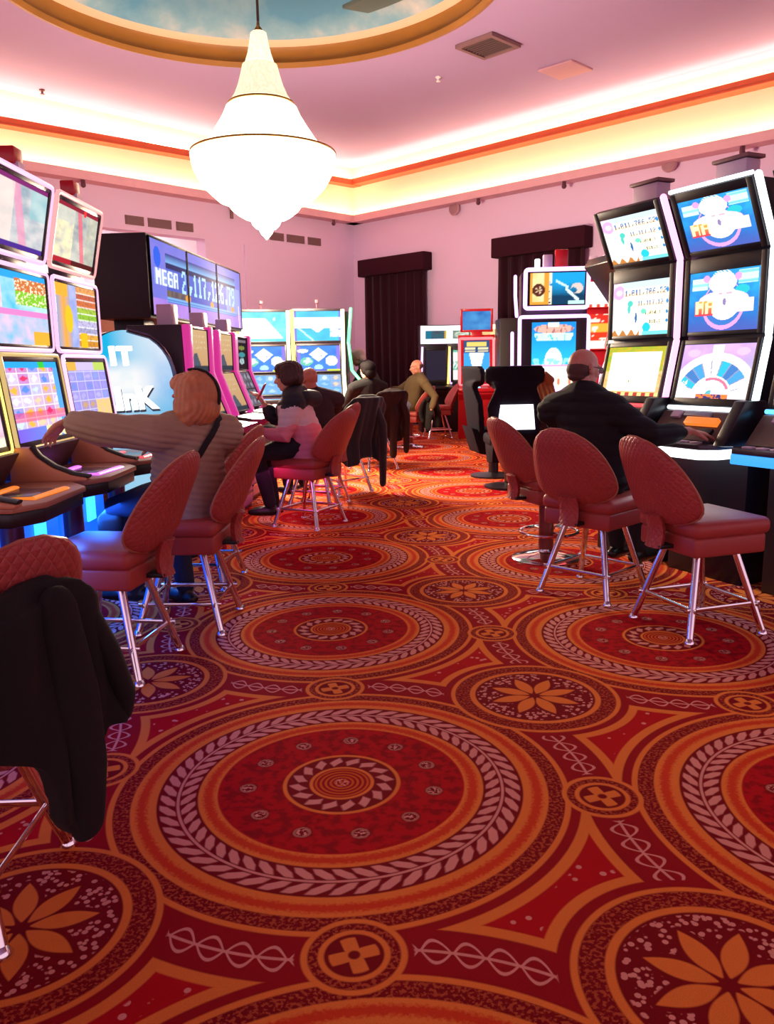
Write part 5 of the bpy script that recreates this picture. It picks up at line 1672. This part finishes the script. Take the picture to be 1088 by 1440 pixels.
def quilt_rows(pitch, amp, tilt=0.):
    def post(co, n):
        k = co.z+tilt*co.x
        return co+n*(amp*abs(sin(k*PI/pitch))-amp*.5)
    return post

# woman in beige on the left, reaching to the neighbouring machine
def hair_woman(body, H, M):
    hair_cap(M_hginger, extra=(((0, -.040, .020), (.112, .112, .118)), ((0, -.045, -.045), (.116, .098, .100)), ((0, .018, .080), (.085, .085, .052)), ((.07, -.02, -.05), (.045, .075, .09)), ((-.07, -.02, -.05), (.045, .075, .09))), wave=.0022)(body, H, M)
    mb = MB(); c = H+M @ V(0, -.032, .012); dd = V(.99, -.12, 0)
    pts = [c+dd*.126*sin(a)+V(0, 0, .132*cos(a)) for a in [R(q) for q in range(-12, 112, 8)]]
    mb.tube(pts, .010, 8, flat=(1.6, .7), round_ends=True); mb.obj('hair_band', M_dkt, body)
w1 = person('woman with strawberry-blond hair in a beige quilted jacket stretching her left arm to the machine', dict(
    head=V(-.985, 4.20, 1.205), face=(-.86, .50, -.10), neck=V(-.985, 4.235, 1.085), pelvis=V(-1.05, 4.28, .70), sl=V(-1.165, 4.10, 1.035), sr=V(-.845, 4.34, 1.02), hipx=(.55, .84, 0),
    el=V(-1.395, 4.045, 1.065), wl=V(-1.570, 4.06, 1.105), hl=V(-.85, .1, -.55), nl=V(-.5, -.1, -.85), curll=.55, er=V(-1.0, 4.66, .86), wr=V(-1.24, 4.66, .93), hr=V(-1, 0, -.1),
    kl=V(-1.42, 4.26, .64), al=V(-1.40, 4.40, .17), tl=V(-1.56, 4.40, .13), kr=V(-1.24, 4.66, .62), ar=V(-1.18, 4.62, .085), tr=V(-1.30, 4.72, .05), back=.035),
    S1, M_beige, M_jeans, M_shoe, hair_woman, vox=.0055, pad=.014, jvox=.0075, sleeve=(.080, .076, .066), jpost=quilt_rows(.034, .0075, .25), hem=.03)
from mathutils.bvhtree import BVHTree
jk = [c for c in w1.children if c.name.startswith('jacket')][0]
bv = BVHTree.FromPolygons([v.co for v in jk.data.vertices], [p.vertices[:] for p in jk.data.polygons])
sp_ = []
for k in range(9):                                   # the strap lies on the back of the jacket
    q = V(-.845, 4.22, 1.10).lerp(V(-1.05, 4.10, .76), k/8); out = V(.45, -.85, .25)
    h = bv.ray_cast(q+out.normalized()*.6, -out.normalized())
    if h[0] is not None: sp_.append(h[0]+h[1]*.006)
mb = MB(); mb.tube(sp_, .017, 8, flat=(.45, 1.5), round_ends=True)
mb.obj('bag_strap', M_dkt, w1)
mb = MB(); mb.box((-1.46, 4.30, .50), (.14, .26, .24), R(10), bev=.04, seg=3)
o = mb.obj('handbag', mat('black_bag_leather', '#100c12', .45)); tag(o, 'black handbag hanging at the knees of the beige-jacketed woman', 'bag')

# woman in navy, white and pink
def pink_paint(c, n):
    zig = .025*abs(((c.x*2.2+c.y*2.2)*3.2) % 2-1)
    return 0 if c.z > 1.0+zig*1.5 or c.x < -.90 and c.z > .86 else (1 if c.z > .865+zig else 2)
w2 = person('woman with dark auburn hair in a navy, white and pink jacket sitting in profile', dict(
    head=V(-.815, 6.97, 1.265), face=(-.98, .12, -.12), neck=V(-.765, 6.99, 1.135), pelvis=V(-.66, 6.99, .71), sl=V(-.755, 6.80, 1.06), sr=V(-.775, 7.19, 1.07), hipx=(.1, .99, 0),
    el=V(-.84, 6.74, .80), wl=V(-1.06, 6.82, .84), hl=V(-1, .1, .1), er=V(-.94, 7.12, .88), wr=V(-1.03, 7.06, 1.03), hr=V(-.5, -.1, .8), nr=V(-.7, 0, -.3),
    kl=V(-1.08, 6.86, .62), al=V(-1.0, 6.96, .17), tl=V(-1.14, 6.93, .12), kr=V(-1.06, 7.16, .62), ar=V(-1.0, 7.15, .15), tr=V(-1.14, 7.14, .10), back=.04),
    S3, [M_navy, M_whitej, M_pinkj], M_dkt, M_shoe,
    hair_cap(M_hbrown, extra=(((0, -.022, .04), (.102, .118, .098)), ((0, -.06, -.01), (.095, .074, .08)), ((0, .035, .078), (.078, .066, .05)), ((.08, -.02, -.01), (.030, .065, .065)), ((-.08, -.02, -.01), (.030, .065, .065))), wave=.002),
    vox=.007, pad=.024, jvox=.009, sleeve=(.074, .066, .052), jpaint=pink_paint, jpost=quilt_rows(.055, .005), hem=.02)
mb = MB(); mb.tube([V(-.66, 6.86, 1.10), V(-.60, 6.99, 1.08), V(-.66, 7.14, 1.10)], [.06, .075, .06], 12, round_ends=True); fuse(mb, 'hood', M_navy, .010, 3, w2)
mb = MB(); mb.box((-1.05, 7.035, 1.145), (.012, .075, .15), Matrix.Rotation(.5, 4, 'Y') @ Matrix.Rotation(.3, 4, 'X'), bev=.003)
o = mb.obj('phone', mat('red_pink_card', '#c83a50', .4)); tag(o, 'small red card or phone held up by the pink-jacketed woman', 'phone')

# bald man in dark plum
person('bald man in a dark plum shirt playing at the blue machine, seen from behind', dict(
    head=V(-.735, 8.02, 1.225), face=(-.62, .76, -.1), neck=V(-.69, 8.02, 1.10), pelvis=V(-.64, 8.02, .70), sl=V(-.86, 7.96, 1.03), sr=V(-.48, 8.19, 1.02),
    el=V(-1.02, 8.14, .86), wl=V(-1.10, 8.36, .93), er=V(-.55, 8.42, .84), wr=V(-.80, 8.52, .92), kl=V(-1.02, 8.22, .62), al=V(-1.0, 8.25, .15), tl=V(-1.1, 8.35, .1), kr=V(-.88, 8.42, .62), ar=V(-.86, 8.40, .15), tr=V(-.96, 8.52, .1), back=.04),
    S2, M_plumshirt, M_dkt, M_shoe, None, vox=.008, pad=.006, wide=1.1, jname='shirt')
# black-haired player
person('player with short black hair and a black jumper, back turned', dict(
    head=V(-.225, 10.80, 1.275), face=(-.72, .68, -.1), neck=V(-.20, 10.82, 1.15), pelvis=V(-.24, 10.84, .71), sl=V(-.41, 10.73, 1.06), sr=V(-.03, 10.98, 1.06),
    el=V(-.52, 10.90, .84), wl=V(-.62, 11.12, .92), er=V(-.14, 11.22, .84), wr=V(-.38, 11.30, .92), kl=V(-.60, 11.02, .62), al=V(-.6, 11.02, .15), tl=V(-.7, 11.12, .1), kr=V(-.46, 11.24, .62), ar=V(-.46, 11.22, .15), tr=V(-.56, 11.34, .1), back=.04),
    S3, M_blackjum, M_dkt, M_shoe, hair_cap(M_hblack, extra=(((0, -.022, .036), (.098, .112, .096)), ((0, -.055, -.03), (.090, .070, .08)), ((0, .03, .08), (.075, .066, .046)), ((.07, -.02, .0), (.03, .05, .05)), ((-.07, -.02, .0), (.03, .05, .05)))), vox=.008, jname='jumper', collar=False)
# grey-haired person behind
person('grey-haired person in a dark coat bending at the green-edged machine', dict(
    head=V(-.40, 12.5, 1.46), face=(-.92, .3, -.35), neck=V(-.30, 12.52, 1.36), pelvis=V(-.12, 12.55, .93), sl=V(-.26, 12.34, 1.29), sr=V(-.22, 12.72, 1.29),
    el=V(-.45, 12.30, 1.05), wl=V(-.62, 12.38, 1.02), er=V(-.42, 12.74, 1.05), wr=V(-.60, 12.66, 1.02), kl=V(-.14, 12.46, .50), al=V(-.10, 12.46, .085), tl=V(-.25, 12.46, .05), kr=V(-.14, 12.66, .50), ar=V(-.08, 12.66, .085), tr=V(-.23, 12.66, .05)),
    S3, M_darkcoat, M_dkt, M_shoe, hair_cap(M_hgrey, extra=(((0, -.02, .036), (.096, .110, .096)), ((0, -.06, -.02), (.088, .064, .08)), ((0, .035, .08), (.075, .066, .046)))), vox=.009, pad=.02, hem=.25, jname='coat')
# man in olive
person('bald man in an olive jumper leaning back with one arm hanging beside his stool', dict(
    head=V(.515, 13.40, 1.305), face=(-.93, -.30, -.12), neck=V(.56, 13.43, 1.17), pelvis=V(.40, 13.5, .70), sl=V(.62, 13.25, 1.06), sr=V(.48, 13.62, 1.08), hipx=(.0, 1, 0),
    el=V(.80, 13.18, .83), wl=V(.72, 13.15, .60), hl=V(-.1, 0, -1), nl=V(-1, 0, 0), er=V(.24, 13.62, .94), wr=V(.06, 13.50, .95), hr=V(-1, -.1, 0),
    kl=V(.02, 13.34, .64), al=V(.0, 13.36, .19), tl=V(-.14, 13.36, .14), kr=V(.0, 13.62, .64), ar=V(-.02, 13.62, .19), tr=V(-.16, 13.62, .14), back=.02),
    S1, M_olive, M_greyj, M_shoe, hair_cap(M_hstub, 'stubble', extra=(((0, -.030, .012), (.0775, .082, .062)),)), vox=.007, pad=.012, jvox=.009, jname='jumper', hem=.0)
# man on the right
def hair_man(body, H, M):
    hair_cap(M_hstub, 'cropped_hair', extra=(((0, -.040, -.012), (.0755, .072, .062)), ((.060, -.012, .002), (.020, .035, .030)), ((-.060, -.012, .002), (.020, .035, .030)), ((0, -.050, -.055), (.060, .050, .030))))(body, H, M)
    M_fr = mat('thin_metal_frame', '#4a4048', .25, .8); M_gl = mat('spectacle_glass', '#cfd4da', .05, spec=1.)
    mb = MB()
    for s in (-1, 1):
        c = H+M @ V(s*.033, .104, .000)
        pts = [c+M @ V(.024*cos(a), 0, .018*sin(a)) for a in [2*PI*k/16 for k in range(17)]]
        mb.tube(pts, .0022, 6)
        mb.tube([H+M @ V(s*.057, .104, .004), H+M @ V(s*.080, .075, .006), H+M @ V(s*.086, -.010, .008), H+M @ V(s*.082, -.03, -.012)], .0024, 6)
    mb.tube([H+M @ V(-.009, .105, .004), H+M @ V(.009, .105, .004)], .002, 6)
    g = mb.obj('spectacles', M_fr, body)
    for s in (-1, 1):
        mb = MB(); mb.ball(H+M @ V(s*.033, .104, 0), (.022, .0015, .0165), M, 16, 8); mb.obj('lens', M_gl, g)
person('balding man with glasses in a black padded jacket, right hand on the machine deck', dict(
    head=V(1.185, 4.93, 1.315), face=(.86, .48, -.14), neck=V(1.175, 4.90, 1.18), pelvis=V(1.22, 4.80, .71), sl=V(1.03, 5.06, 1.06), sr=V(1.34, 4.76, 1.055), hipx=(.75, -.66, 0),
    el=V(1.22, 5.30, .84), wl=V(1.40, 5.32, .92), hl=V(1, -.1, 0), er=V(1.52, 4.63, .935), wr=V(1.745, 4.715, .950), hr=V(1., .22, -.22), curlr=.30,
    kl=V(1.44, 5.16, .63), al=V(1.50, 5.22, .17), tl=V(1.60, 5.32, .12), kr=V(1.56, 5.0, .63), ar=V(1.60, 5.08, .17), tr=V(1.72, 5.18, .12), back=.045),
    S2, M_blackpad, M_dkt, M_shoe, hair_man, vox=.0055, pad=.020, jvox=.0075, sleeve=(.066, .056, .046), wide=1.12, jpost=quilt_rows(.070, .009), hem=.0)
